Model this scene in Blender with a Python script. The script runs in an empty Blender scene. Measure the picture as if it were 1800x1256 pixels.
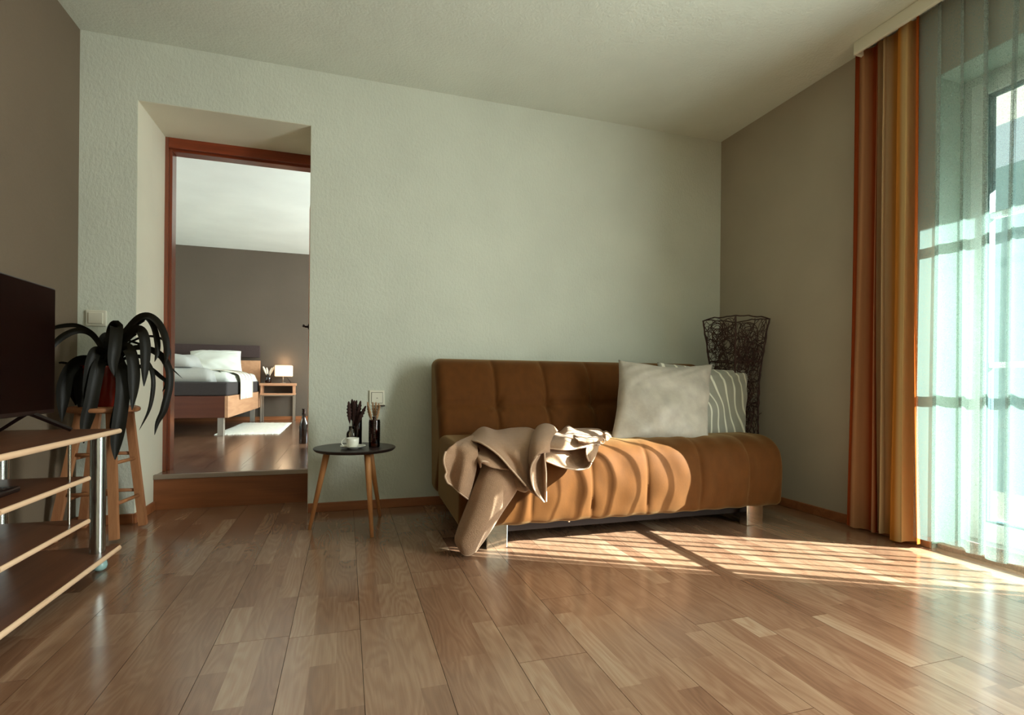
import bpy, bmesh, math, random
import numpy as np
from mathutils import Vector, Matrix

random.seed(7)
PI = math.pi
sc = bpy.context.scene
COL = sc.collection

# ------------------------------------------------------------------ camera
F_PX, YAW, ROLL, CY, CAM_H = 923.24, -0.306304, 0.009092, 669.14, 0.745
_right = np.array([math.cos(YAW), math.sin(YAW), 0.0])
FWD = np.array([-math.sin(YAW), math.cos(YAW), 0.0])
_up = np.array([0, 0, 1.0])
R3 = _right * math.cos(ROLL) + _up * math.sin(ROLL)
U3 = _up * math.cos(ROLL) - _right * math.sin(ROLL)
CAM = np.array([0, 0, CAM_H])
cam_data = bpy.data.cameras.new('camera')
cam_data.sensor_width = 36.0
cam_data.lens = F_PX * 36.0 / 1800.0
cam_data.shift_y = (CY - 628.0) / 1800.0
cam_data.clip_start = 0.02
cam = bpy.data.objects.new('camera', cam_data)
COL.objects.link(cam)
cam.matrix_world = Matrix(((R3[0], U3[0], -FWD[0], CAM[0]),
                           (R3[1], U3[1], -FWD[1], CAM[1]),
                           (R3[2], U3[2], -FWD[2], CAM[2]),
                           (0, 0, 0, 1)))
sc.camera = cam

# ------------------------------------------------------------------ world, sun, window lamps, exposure
SUN_SLOPE = 0.63                       # height lost per metre towards -X
SUN_DIR = Vector((-0.87, 0.49, -SUN_SLOPE * 0.87)).normalized()
world = bpy.data.worlds.new('sky'); sc.world = world
world.use_nodes = True
bg = world.node_tree.nodes['Background']
bg.inputs['Color'].default_value = (0.72, 0.86, 0.86, 1)
bg.inputs['Strength'].default_value = 1.6

sun_d = bpy.data.lights.new('sun', 'SUN'); sun_d.energy = 97.0; sun_d.angle = 0.004
sun_d.color = (1.0, 0.985, 0.96)
sun = bpy.data.objects.new('sun', sun_d); COL.objects.link(sun)
sun.rotation_euler = SUN_DIR.to_track_quat('-Z', 'Y').to_euler()
sun.location = (8, -3, 5)


def window_lamp(name, loc, sy, sz, power, color, spread=PI):
    d = bpy.data.lights.new(name, 'AREA'); d.shape = 'RECTANGLE'
    d.size = sz; d.size_y = sy; d.energy = power; d.color = color; d.spread = spread
    o = bpy.data.objects.new(name, d); COL.objects.link(o)
    o.location = loc
    o.rotation_euler = (0, PI / 2, 0)        # shines to -X
    return o


window_lamp('daylight_living_room_window', (2.62, 0.27, 1.2), 0.86, 1.8, 136.0, (0.93, 1.0, 0.95))  # fill lamp added in the unseen second window to brighten the room
window_lamp('daylight_bedroom_window', (2.46, 5.3, 1.45), 1.7, 1.1, 205.0, (0.88, 1.0, 1.02))

vs = sc.view_settings
vs.view_transform = 'Standard'; vs.look = 'None'; vs.gamma = 1.0; vs.exposure = 0.0
vs.use_curve_mapping = False
sc.cycles.transparent_max_bounces = 32
sc.cycles.max_bounces = 10
sc.cycles.diffuse_bounces = 6
sc.cycles.sample_clamp_indirect = 6.0

# ------------------------------------------------------------------ helpers


def lin(r, g, b):
    f = lambda c: (c / 255 / 12.92) if c / 255 <= 0.04045 else ((c / 255 + 0.055) / 1.055) ** 2.4
    return (f(r), f(g), f(b), 1.0)


def ray(px, py):
    return R3 * (px - 900) / F_PX - U3 * (py - CY) / F_PX + FWD


def at(px, py, Y=None, X=None, Z=None):
    d = ray(px, py)
    if Y is not None:
        t = Y / d[1]
    elif X is not None:
        t = X / d[0]
    else:
        t = (Z - CAM_H) / d[2]
    return CAM + d * t


ORG = {}


def _reg(o, parent, org):
    COL.objects.link(o)
    if parent is not None:
        o.parent = parent
        ORG[o] = ORG[parent]
    else:
        ORG[o] = org
        o.location = org
    return o


def thing(name, label, cat, loc, group=None):
    o = bpy.data.objects.new(name, None)
    o.empty_display_size = 0.05
    _reg(o, None, Vector(loc))
    tag(o, label, cat, group)
    return o


def tag(o, label=None, cat=None, group=None, kind=None):
    if label: o['label'] = label
    if cat: o['category'] = cat
    if group: o['group'] = group
    if kind: o['kind'] = kind
    return o


def structure(name, label, loc=(0, 0, 0)):
    o = bpy.data.objects.new(name, None)
    o.empty_display_size = 0.05
    _reg(o, None, Vector(loc))
    return tag(o, label, None, None, 'structure')


def mesh(name, V, Fc, mat, parent=None, smooth=False, org=None, uv=None):
    """verts in world coordinates -> one mesh object"""
    V = np.asarray(V, float)
    if parent is None:
        if org is None:
            mn, mx = V.min(0), V.max(0)
            org = Vector(((mn[0] + mx[0]) / 2, (mn[1] + mx[1]) / 2, mn[2]))
        else:
            org = Vector(org)
        off = org
    else:
        off = ORG[parent]
    V = V - np.array(off)
    me = bpy.data.meshes.new(name)
    me.from_pydata(V.tolist(), [], [list(f) for f in Fc])
    if uv is not None:
        l = me.uv_layers.new(name='UVMap')
        idx = np.empty(len(me.loops), dtype=np.int32)
        me.loops.foreach_get('vertex_index', idx)
        l.data.foreach_set('uv', np.asarray(uv, np.float32)[idx].ravel())
    if smooth:
        me.polygons.foreach_set('use_smooth', [True] * len(me.polygons))
    if mat is not None:
        me.materials.append(mat)
    me.update()
    o = bpy.data.objects.new(name, me)
    return _reg(o, parent, off)


class MB:
    """collects geometry of ONE part"""
    def __init__(s):
        s.V = []; s.F = []

    def add(s, V, Fc):
        n = len(s.V)
        s.V += [tuple(v) for v in V]
        s.F += [tuple(i + n for i in f) for f in Fc]
        return s

    def box(s, x0, x1, y0, y1, z0, z1):
        V = [(x0, y0, z0), (x1, y0, z0), (x1, y1, z0), (x0, y1, z0), (x0, y0, z1), (x1, y0, z1), (x1, y1, z1), (x0, y1, z1)]
        return s.add(V, [(0, 3, 2, 1), (4, 5, 6, 7), (0, 1, 5, 4), (1, 2, 6, 5), (2, 3, 7, 6), (3, 0, 4, 7)])

    def bbox(s, x0, x1, y0, y1, z0, z1, b=0.004, seg=2):
        bm = bmesh.new()
        r = bmesh.ops.create_cube(bm, size=1)
        for v in bm.verts:
            v.co = Vector((x0 + (v.co.x + .5) * (x1 - x0), y0 + (v.co.y + .5) * (y1 - y0), z0 + (v.co.z + .5) * (z1 - z0)))
        bmesh.ops.bevel(bm, geom=bm.edges[:], offset=b, segments=seg, profile=0.5, affect='EDGES')
        bm.verts.index_update()
        V = [tuple(v.co) for v in bm.verts]; Fc = [tuple(v.index for v in f.verts) for f in bm.faces]
        bm.free()
        return s.add(V, Fc)

    def tube(s, pts, rad, n=10, cap=True):
        pts = [Vector(p) for p in pts]
        if not hasattr(rad, '__len__'): rad = [rad] * len(pts)
        V = []; Fc = []
        t0 = (pts[1] - pts[0]).normalized()
        ref = Vector((0, 0, 1)) if abs(t0.z) < 0.9 else Vector((1, 0, 0))
        u = t0.cross(ref).normalized()
        for i, p in enumerate(pts):
            a = pts[max(i - 1, 0)]; b = pts[min(i + 1, len(pts) - 1)]
            t = (b - a).normalized()
            u = (u - t * u.dot(t)).normalized(); w = t.cross(u)
            for k in range(n):
                an = 2 * PI * k / n
                V.append(p + (u * math.cos(an) + w * math.sin(an)) * rad[i])
        for i in range(len(pts) - 1):
            for k in range(n):
                k2 = (k + 1) % n
                Fc.append((i * n + k, i * n + k2, (i + 1) * n + k2, (i + 1) * n + k))
        if cap:
            Fc.append(tuple(range(n - 1, -1, -1)))
            m = (len(pts) - 1) * n
            Fc.append(tuple(range(m, m + n)))
        return s.add(V, Fc)

    def lathe(s, prof, c, n=32, cap=True):
        V = []; Fc = []
        for r, z in prof:
            for k in range(n):
                a = 2 * PI * k / n
                V.append((c[0] + r * math.cos(a), c[1] + r * math.sin(a), c[2] + z))
        for i in range(len(prof) - 1):
            for k in range(n):
                k2 = (k + 1) % n
                Fc.append((i * n + k, i * n + k2, (i + 1) * n + k2, (i + 1) * n + k))
        if cap:
            Fc.append(tuple(range(n - 1, -1, -1)))
            m = (len(prof) - 1) * n
            Fc.append(tuple(range(m, m + n)))
        return s.add(V, Fc)

    def bar(s, p0, p1, w0, d0, w1=None, d1=None, ref=(1, 0, 0)):
        """tapered rectangular bar; w along ref, d across"""
        p0, p1 = Vector(p0), Vector(p1)
        w1 = w0 if w1 is None else w1; d1 = d0 if d1 is None else d1
        t = (p1 - p0).normalized(); u = Vector(ref); u = (u - t * u.dot(t)).normalized(); v = t.cross(u)
        V = []
        for p, w, d in ((p0, w0, d0), (p1, w1, d1)):
            for a, b in ((-1, -1), (1, -1), (1, 1), (-1, 1)):
                V.append(p + u * a * w / 2 + v * b * d / 2)
        return s.add(V, [(0, 3, 2, 1), (4, 5, 6, 7), (0, 1, 5, 4), (1, 2, 6, 5), (2, 3, 7, 6), (3, 0, 4, 7)])

    def build(s, name, mat, parent=None, smooth=False, org=None):
        return mesh(name, s.V, s.F, mat, parent, smooth, org)


def auto_smooth(o, ang=40):
    me = o.data
    me.polygons.foreach_set('use_smooth', [True] * len(me.polygons))
    try:
        me.set_sharp_from_angle(angle=math.radians(ang))
    except Exception:
        pass
    return o


def grid_faces(nu, nv, wrap_u=False, wrap_v=False):
    Fc = []
    for i in range(nu if wrap_u else nu - 1):
        for j in range(nv if wrap_v else nv - 1):
            i2 = (i + 1) % nu; j2 = (j + 1) % nv
            Fc.append((i * nv + j, i2 * nv + j, i2 * nv + j2, i * nv + j2))
    return Fc


def cr(pts, n):
    """Catmull-Rom resample of a list of points (any dimension) to n samples"""
    P = np.asarray(pts, float)
    if len(P) == 2:
        t = np.linspace(0, 1, n)[:, None]
        return P[0] * (1 - t) + P[1] * t
    Q = np.vstack([2 * P[0] - P[1], P, 2 * P[-1] - P[-2]])
    out = []
    m = len(P) - 1
    for k in range(n):
        t = k / (n - 1) * m
        i = min(int(t), m - 1); f = t - i
        a, b, c, d = Q[i], Q[i + 1], Q[i + 2], Q[i + 3]
        out.append(0.5 * (2 * b + (c - a) * f + (2 * a - 5 * b + 4 * c - d) * f * f + (3 * b - a - 3 * c + d) * f ** 3))
    return np.array(out)


def sheet(rows, nu, nv, th):
    """thick cloth from rows of control points -> (V, F)"""
    A = np.array([cr(r, nv) for r in rows])               # rows x nv x 3
    G = np.array([cr(A[:, j], nu) for j in range(nv)]).transpose(1, 0, 2)
    du = np.gradient(G, axis=0); dv = np.gradient(G, axis=1)
    N = np.cross(du, dv); N /= (np.linalg.norm(N, axis=2, keepdims=True) + 1e-9)
    T = (G + N * th / 2).reshape(-1, 3); B = (G - N * th / 2).reshape(-1, 3)
    n = nu * nv
    Fc = grid_faces(nu, nv)
    F2 = [tuple(i + n for i in f[::-1]) for f in Fc]
    rim = [i * nv for i in range(nu)] + [(nu - 1) * nv + j for j in range(1, nv)] + \
          [i * nv + nv - 1 for i in range(nu - 2, -1, -1)] + [j for j in range(nv - 2, 0, -1)]
    F3 = []
    for k in range(len(rim)):
        a, b = rim[k], rim[(k + 1) % len(rim)]
        F3.append((b, a, a + n, b + n))
    return np.vstack([T, B]), Fc + F2 + F3, G


# ------------------------------------------------------------------ materials
def nt(name):
    m = bpy.data.materials.new(name); m.use_nodes = True
    t = m.node_tree; b = t.nodes['Principled BSDF']
    return m, t, b


def link(t, a, b):
    t.links.new(a, b)


def mat(name, rgb, rough=0.6, metal=0.0, var=0.0, vscale=8.0, bump=0.0, bscale=60.0, spec=0.5, sheen=0.0, stretch=None, detail=4.0):
    m, t, b = nt(name)
    c = rgb if len(rgb) == 4 else (*rgb, 1)
    b.inputs['Base Color'].default_value = c
    b.inputs['Roughness'].default_value = rough
    b.inputs['Metallic'].default_value = metal
    b.inputs['Specular IOR Level'].default_value = spec
    if sheen:
        b.inputs['Sheen Weight'].default_value = sheen
        b.inputs['Sheen Roughness'].default_value = 0.4
        b.inputs['Sheen Tint'].default_value = (1.0, 0.73, 0.36, 1) if 'velvet' in name else (1, 1, 1, 1)
    co = t.nodes.new('ShaderNodeTexCoord')
    src = co.outputs['Object']
    if stretch:
        mp = t.nodes.new('ShaderNodeMapping'); mp.inputs['Scale'].default_value = stretch
        link(t, src, mp.inputs['Vector']); src = mp.outputs['Vector']
    n = t.nodes.new('ShaderNodeTexNoise'); n.inputs['Scale'].default_value = vscale; n.inputs['Detail'].default_value = detail
    link(t, src, n.inputs['Vector'])
    r = t.nodes.new('ShaderNodeMapRange')
    r.inputs['From Min'].default_value = 0.25; r.inputs['From Max'].default_value = 0.75
    r.inputs['To Min'].default_value = 1 - var; r.inputs['To Max'].default_value = 1 + var
    link(t, n.outputs['Fac'], r.inputs['Value'])
    mx = t.nodes.new('ShaderNodeMix'); mx.data_type = 'RGBA'; mx.blend_type = 'MULTIPLY'; mx.inputs['Factor'].default_value = 1.0
    mx.inputs['A'].default_value = c
    link(t, r.outputs['Result'], mx.inputs['B'])
    link(t, mx.outputs['Result'], b.inputs['Base Color'])
    if bump:
        n2 = t.nodes.new('ShaderNodeTexNoise'); n2.inputs['Scale'].default_value = bscale; n2.inputs['Detail'].default_value = 6
        link(t, src, n2.inputs['Vector'])
        bp = t.nodes.new('ShaderNodeBump'); bp.inputs['Strength'].default_value = bump; bp.inputs['Distance'].default_value = 0.01
        link(t, n2.outputs['Fac'], bp.inputs['Height']); link(t, bp.outputs['Normal'], b.inputs['Normal'])
    return m


def plaster(name, rgb, bump=0.35):
    """rough trowelled paint; structure origin is the world origin so Object == world"""
    m, t, b = nt(name)
    b.inputs['Roughness'].default_value = 0.92; b.inputs['Specular IOR Level'].default_value = 0.15
    co = t.nodes.new('ShaderNodeTexCoord')
    n = t.nodes.new('ShaderNodeTexNoise'); n.inputs['Scale'].default_value = 2.2; n.inputs['Detail'].default_value = 3
    link(t, co.outputs['Object'], n.inputs['Vector'])
    r = t.nodes.new('ShaderNodeMapRange'); r.inputs['To Min'].default_value = 0.955; r.inputs['To Max'].default_value = 1.045
    r.inputs['From Min'].default_value = 0.3; r.inputs['From Max'].default_value = 0.7
    link(t, n.outputs['Fac'], r.inputs['Value'])
    mx = t.nodes.new('ShaderNodeMix'); mx.data_type = 'RGBA'; mx.blend_type = 'MULTIPLY'; mx.inputs['Factor'].default_value = 1
    mx.inputs['A'].default_value = rgb; link(t, r.outputs['Result'], mx.inputs['B'])
    link(t, mx.outputs['Result'], b.inputs['Base Color'])
    mp = t.nodes.new('ShaderNodeMapping'); mp.inputs['Scale'].default_value = (1, 1, 0.6)
    link(t, co.outputs['Object'], mp.inputs['Vector'])
    n2 = t.nodes.new('ShaderNodeTexNoise'); n2.inputs['Scale'].default_value = 75; n2.inputs['Detail'].default_value = 3; n2.inputs['Roughness'].default_value = 0.6
    link(t, mp.outputs['Vector'], n2.inputs['Vector'])
    n3 = t.nodes.new('ShaderNodeTexNoise'); n3.inputs['Scale'].default_value = 14; n3.inputs['Detail'].default_value = 2
    link(t, co.outputs['Object'], n3.inputs['Vector'])
    ad = t.nodes.new('ShaderNodeMath'); ad.operation = 'MULTIPLY_ADD'; ad.inputs[1].default_value = 0.8
    link(t, n3.outputs['Fac'], ad.inputs[0]); link(t, n2.outputs['Fac'], ad.inputs[2])
    bp = t.nodes.new('ShaderNodeBump'); bp.inputs['Strength'].default_value = bump; bp.inputs['Distance'].default_value = 0.012
    link(t, ad.outputs[0], bp.inputs['Height']); link(t, bp.outputs['Normal'], b.inputs['Normal'])
    return m


def wood(name, c1, c2, rough=0.45, axis=1, scale=1.0, spec=0.4, ring=26.0):
    """grain runs along axis (0,1,2) in object coordinates"""
    m, t, b = nt(name)
    b.inputs['Roughness'].default_value = rough; b.inputs['Specular IOR Level'].default_value = spec
    co = t.nodes.new('ShaderNodeTexCoord')
    mp = t.nodes.new('ShaderNodeMapping')
    s = [9.0 * scale] * 3; s[axis] = 0.9 * scale
    mp.inputs['Scale'].default_value = s
    link(t, co.outputs['Object'], mp.inputs['Vector'])
    n = t.nodes.new('ShaderNodeTexNoise'); n.inputs['Scale'].default_value = 1.0; n.inputs['Detail'].default_value = 2
    link(t, mp.outputs['Vector'], n.inputs['Vector'])
    ml = t.nodes.new('ShaderNodeMath'); ml.operation = 'MULTIPLY'; ml.inputs[1].default_value = ring
    link(t, n.outputs['Fac'], ml.inputs[0])
    sn = t.nodes.new('ShaderNodeMath'); sn.operation = 'SINE'; link(t, ml.outputs[0], sn.inputs[0])
    mp2 = t.nodes.new('ShaderNodeMapping'); s2 = [160.0 * scale] * 3; s2[axis] = 5.0 * scale
    mp2.inputs['Scale'].default_value = s2
    link(t, co.outputs['Object'], mp2.inputs['Vector'])
    n2 = t.nodes.new('ShaderNodeTexNoise'); n2.inputs['Scale'].default_value = 1.0; n2.inputs['Detail'].default_value = 3
    link(t, mp2.outputs['Vector'], n2.inputs['Vector'])
    a = t.nodes.new('ShaderNodeMath'); a.operation = 'MULTIPLY_ADD'; a.inputs[1].default_value = 0.28
    link(t, sn.outputs[0], a.inputs[0]); link(t, n2.outputs['Fac'], a.inputs[2])
    cl = t.nodes.new('ShaderNodeClamp'); link(t, a.outputs[0], cl.inputs[0])
    mx = t.nodes.new('ShaderNodeMix'); mx.data_type = 'RGBA'
    mx.inputs['A'].default_value = c1; mx.inputs['B'].default_value = c2
    link(t, cl.outputs[0], mx.inputs['Factor']); link(t, mx.outputs['Result'], b.inputs['Base Color'])
    return m


def laminate(name):
    m, t, b = nt(name)
    at_ = t.nodes.new('ShaderNodeAttribute'); at_.attribute_name = 'tone'
    of = t.nodes.new('ShaderNodeAttribute'); of.attribute_name = 'seed'
    geo = t.nodes.new('ShaderNodeNewGeometry')
    sep = t.nodes.new('ShaderNodeSeparateXYZ'); link(t, geo.outputs['Position'], sep.inputs[0])

    def vec(sx, sy, so):
        cx = t.nodes.new('ShaderNodeCombineXYZ')
        for k, (src, s) in enumerate(((sep.outputs[0], sx), (sep.outputs[1], sy), (of.outputs['Fac'], so))):
            ml = t.nodes.new('ShaderNodeMath'); ml.operation = 'MULTIPLY'; ml.inputs[1].default_value = s
            link(t, src, ml.inputs[0]); link(t, ml.outputs[0], cx.inputs[k])
        return cx.outputs[0]
    n = t.nodes.new('ShaderNodeTexNoise'); n.inputs['Scale'].default_value = 1; n.inputs['Detail'].default_value = 1.5; n.inputs['Roughness'].default_value = 0.4
    link(t, vec(13, 2.3, 61), n.inputs['Vector'])
    ml = t.nodes.new('ShaderNodeMath'); ml.operation = 'MULTIPLY'; ml.inputs[1].default_value = 75
    link(t, n.outputs['Fac'], ml.inputs[0])
    sn = t.nodes.new('ShaderNodeMath'); sn.operation = 'SINE'; link(t, ml.outputs[0], sn.inputs[0])
    n2 = t.nodes.new('ShaderNodeTexNoise'); n2.inputs['Scale'].default_value = 1; n2.inputs['Detail'].default_value = 3
    link(t, vec(260, 9, 17), n2.inputs['Vector'])
    n3 = t.nodes.new('ShaderNodeTexNoise'); n3.inputs['Scale'].default_value = 1; n3.inputs['Detail'].default_value = 2
    link(t, vec(14, 1.6, 33), n3.inputs['Vector'])
    # tone = attr + 0.10*sin + 0.22*(fibre-.5) + 0.35*(cloud-.5)
    a1 = t.nodes.new('ShaderNodeMath'); a1.operation = 'MULTIPLY_ADD'; a1.inputs[1].default_value = 0.055
    link(t, sn.outputs[0], a1.inputs[0]); link(t, at_.outputs['Fac'], a1.inputs[2])
    a2 = t.nodes.new('ShaderNodeMath'); a2.operation = 'MULTIPLY_ADD'; a2.inputs[1].default_value = 0.27
    link(t, n2.outputs['Fac'], a2.inputs[0]); link(t, a1.outputs[0], a2.inputs[2])
    a3 = t.nodes.new('ShaderNodeMath'); a3.operation = 'MULTIPLY_ADD'; a3.inputs[1].default_value = 0.35
    link(t, n3.outputs['Fac'], a3.inputs[0]); link(t, a2.outputs[0], a3.inputs[2])
    a4 = t.nodes.new('ShaderNodeMath'); a4.operation = 'SUBTRACT'; a4.inputs[1].default_value = 0.31
    link(t, a3.outputs[0], a4.inputs[0])
    rp = t.nodes.new('ShaderNodeValToRGB')
    e = rp.color_ramp.elements
    e[0].position = 0.0; e[0].color = lin(95, 62, 45)
    e[1].position = 1.0; e[1].color = lin(186, 163, 136)
    x = e.new(0.42); x.color = lin(135, 100, 77)
    x = e.new(0.68); x.color = lin(155, 123, 98)
    link(t, a4.outputs[0], rp.inputs[0]); link(t, rp.outputs[0], b.inputs['Base Color'])
    b.inputs['Roughness'].default_value = 0.19
    b.inputs['Specular IOR Level'].default_value = 0.6
    b.inputs['Coat Weight'].default_value = 0.4; b.inputs['Coat Roughness'].default_value = 0.2; b.inputs['Coat IOR'].default_value = 1.6
    bp = t.nodes.new('ShaderNodeBump'); bp.inputs['Strength'].default_value = 0.05; bp.inputs['Distance'].default_value = 0.002
    link(t, n2.outputs['Fac'], bp.inputs['Height']); link(t, bp.outputs['Normal'], b.inputs['Normal'])
    return m


def glassy(name, tint=(1, 1, 1, 1), rough=0.02, fac=0.08):
    """thin pane: see-through with a fresnel reflection"""
    m = bpy.data.materials.new(name); m.use_nodes = True
    t = m.node_tree; t.nodes.clear()
    o = t.nodes.new('ShaderNodeOutputMaterial')
    tr = t.nodes.new('ShaderNodeBsdfTransparent'); tr.inputs[0].default_value = tint
    gl = t.nodes.new('ShaderNodeBsdfGlossy'); gl.inputs['Roughness'].default_value = rough
    fr = t.nodes.new('ShaderNodeFresnel'); fr.inputs['IOR'].default_value = 1.45
    mx = t.nodes.new('ShaderNodeMixShader')
    link(t, fr.outputs[0], mx.inputs[0]); link(t, tr.outputs[0], mx.inputs[1]); link(t, gl.outputs[0], mx.inputs[2])
    link(t, mx.outputs[0], o.inputs[0])
    return m


def sheer_mat(name, through=0.34):
    m = bpy.data.materials.new(name); m.use_nodes = True
    t = m.node_tree; t.nodes.clear()
    o = t.nodes.new('ShaderNodeOutputMaterial')
    tr = t.nodes.new('ShaderNodeBsdfTransparent'); tr.inputs[0].default_value = (1, 1, 1, 1)
    df = t.nodes.new('ShaderNodeBsdfDiffuse'); df.inputs[0].default_value = lin(190, 204, 196)
    tl = t.nodes.new('ShaderNodeBsdfTranslucent'); tl.inputs[0].default_value = lin(99, 117, 111)
    co = t.nodes.new('ShaderNodeTexCoord')
    n = t.nodes.new('ShaderNodeTexNoise'); n.inputs['Scale'].default_value = 320; n.inputs['Detail'].default_value = 1
    link(t, co.outputs['Object'], n.inputs['Vector'])
    rg = t.nodes.new('ShaderNodeMapRange'); rg.inputs['To Min'].default_value = 1 - through - 0.06; rg.inputs['To Max'].default_value = 1 - through + 0.06
    link(t, n.outputs['Fac'], rg.inputs['Value'])
    a = t.nodes.new('ShaderNodeMixShader'); a.inputs[0].default_value = 0.45
    link(t, df.outputs[0], a.inputs[1]); link(t, tl.outputs[0], a.inputs[2])
    mx = t.nodes.new('ShaderNodeMixShader')
    link(t, rg.outputs[0], mx.inputs[0]); link(t, tr.outputs[0], mx.inputs[1]); link(t, a.outputs[0], mx.inputs[2])
    link(t, mx.outputs[0], o.inputs[0])
    return m


def stripe_curtain_mat(name):
    m = bpy.data.materials.new(name); m.use_nodes = True
    t = m.node_tree; t.nodes.clear()
    o = t.nodes.new('ShaderNodeOutputMaterial')
    uv = t.nodes.new('ShaderNodeUVMap'); uv.uv_map = 'UVMap'
    sp = t.nodes.new('ShaderNodeSeparateXYZ'); link(t, uv.outputs[0], sp.inputs[0])
    rp = t.nodes.new('ShaderNodeValToRGB')
    stops = [(0.0, (142, 62, 28)), (0.06, (146, 66, 32)), (0.09, (182, 134, 96)), (0.2, (178, 126, 88)), (0.25, (146, 66, 32)), (0.37, (140, 60, 26)),
             (0.42, (200, 168, 126)), (0.53, (206, 178, 136)), (0.59, (186, 130, 66)), (0.66, (180, 114, 46)), (0.77, (188, 124, 54)),
             (0.82, (212, 180, 126)), (0.93, (206, 168, 112)), (0.955, (186, 96, 42)), (1.0, (180, 88, 38))]
    e = rp.color_ramp.elements
    e[0].position = stops[0][0]; e[0].color = lin(*stops[0][1])
    e[1].position = stops[-1][0]; e[1].color = lin(*stops[-1][1])
    for p, c in stops[1:-1]:
        x = e.new(p); x.color = lin(*c)
    link(t, sp.outputs[0], rp.inputs[0])
    df = t.nodes.new('ShaderNodeBsdfDiffuse'); tl = t.nodes.new('ShaderNodeBsdfTranslucent')
    link(t, rp.outputs[0], df.inputs[0]); link(t, rp.outputs[0], tl.inputs[0])
    wv = t.nodes.new('ShaderNodeTexNoise'); wv.inputs['Scale'].default_value = 500
    bp = t.nodes.new('ShaderNodeBump'); bp.inputs['Strength'].default_value = 0.1; bp.inputs['Distance'].default_value = 0.002
    link(t, wv.outputs['Fac'], bp.inputs['Height']); link(t, bp.outputs[0], df.inputs['Normal'])
    mx = t.nodes.new('ShaderNodeMixShader'); mx.inputs[0].default_value = 0.30
    link(t, df.outputs[0], mx.inputs[1]); link(t, tl.outputs[0], mx.inputs[2])
    link(t, mx.outputs[0], o.inputs[0])
    return m


def wavy_cushion_mat(name):
    m, t, b = nt(name)
    b.inputs['Roughness'].default_value = 0.55; b.inputs['Sheen Weight'].default_value = 0.3
    uv = t.nodes.new('ShaderNodeUVMap'); uv.uv_map = 'UVMap'
    w = t.nodes.new('ShaderNodeTexWave'); w.wave_type = 'BANDS'; w.bands_direction = 'X'
    w.inputs['Scale'].default_value = 3.2; w.inputs['Distortion'].default_value = 7.5
    w.inputs['Detail'].default_value = 0.0; w.inputs['Detail Scale'].default_value = 0.55
    mp = t.nodes.new('ShaderNodeMapping'); mp.inputs['Scale'].default_value = (1.0, 0.9, 1); mp.inputs['Rotation'].default_value = (0, 0, -0.4)
    link(t, uv.outputs[0], mp.inputs['Vector']); link(t, mp.outputs[0], w.inputs['Vector'])
    rp = t.nodes.new('ShaderNodeValToRGB')
    e = rp.color_ramp.elements
    e[0].position = 0.86; e[0].color = lin(150, 147, 133)
    e[1].position = 0.94; e[1].color = lin(228, 224, 206)
    link(t, w.outputs['Fac'], rp.inputs[0]); link(t, rp.outputs[0], b.inputs['Base Color'])
    return m


M = {}
M['wall'] = plaster('white_plaster', lin(203, 206, 192), 0.30)
M['ceil'] = plaster('ceiling_plaster', lin(219, 223, 210), 0.30)
M['smooth_white'] = plaster('smooth_white_plaster', lin(228, 226, 208), 0.05)
M['window_wall'] = plaster('window_wall_paint', lin(168, 158, 140), 0.05)  # white wall darkened: the shade on the window side is put into the colour
M['recess'] = plaster('recess_paint', lin(172, 190, 176), 0.03)
M['taupe'] = plaster('taupe_wall_paint', lin(116, 102, 86), 0.16)
M['bed_ceil'] = plaster('bedroom_ceiling_paint', lin(226, 232, 226), 0.04)
M['taupe_bed'] = plaster('bedroom_taupe_paint', lin(92, 82, 72), 0.05)
M['laminate'] = laminate('laminate_print')
M['subfloor'] = mat('subfloor', lin(60, 40, 30), 0.8, var=0.1)
M['skirting'] = wood('skirting_wood', lin(132, 78, 44), lin(158, 98, 58), 0.5, 0)
M['frame_wood'] = wood('door_frame_wood', lin(110, 52, 30), lin(134, 68, 42), 0.2, 2, spec=0.9)
M['frame_wood_x'] = wood('door_frame_wood_across', lin(112, 46, 22), lin(140, 62, 32), 0.28, 0, spec=0.5)
M['step_wood'] = wood('step_board_wood', lin(116, 66, 36), lin(140, 84, 48), 0.5, 0)
M['nosing'] = mat('grey_step_nosing', lin(150, 134, 120), 0.4, 0.4, var=0.05)
M['white_pvc'] = mat('white_window_frame', lin(226, 234, 228), 0.35, var=0.02)
M['gasket'] = mat('dark_gasket', lin(50, 80, 84), 0.5)
M['glass'] = glassy('window_glass', (0.90, 0.97, 0.96, 1))
M['stone'] = mat('brown_granite', lin(150, 118, 96), 0.35, var=0.35, vscale=120)
M['balcony'] = mat('balcony_concrete', lin(176, 178, 170), 0.8, var=0.1)
M['balcony_white'] = mat('balcony_white_paint', lin(228, 230, 222), 0.8, var=0.04)
M['far_wall'] = mat('far_render', lin(134, 158, 156), 0.9, var=0.1, vscale=1.0)
M['slat'] = mat('grey_slat', lin(170, 186, 186), 0.6)
M['sheer'] = sheer_mat('sheer_voile', 0.54)
M['stripe'] = stripe_curtain_mat('striped_curtain')
M['beech'] = wood('beech_edge', lin(226, 186, 150), lin(240, 206, 172), 0.45, 1)  # lit copy of the beech, for edges that face the window
M['beech_top'] = wood('beech_board', lin(100, 60, 40), lin(120, 76, 52), 0.4, 1)  # same beech darkened: shade and the dark TV reflection are in the colour
M['stool_wood'] = wood('stool_pine', lin(150, 98, 64), lin(180, 126, 86), 0.5, 2)
M['stool_wood_x'] = wood('stool_pine_across', lin(144, 92, 58), lin(172, 118, 78), 0.5, 0)
M['leg_wood'] = wood('table_leg_wood', lin(190, 128, 76), lin(216, 156, 102), 0.4, 2)
M['chrome'] = mat('brushed_chrome', lin(205, 212, 210), 0.22, 1.0, var=0.0)
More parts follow.
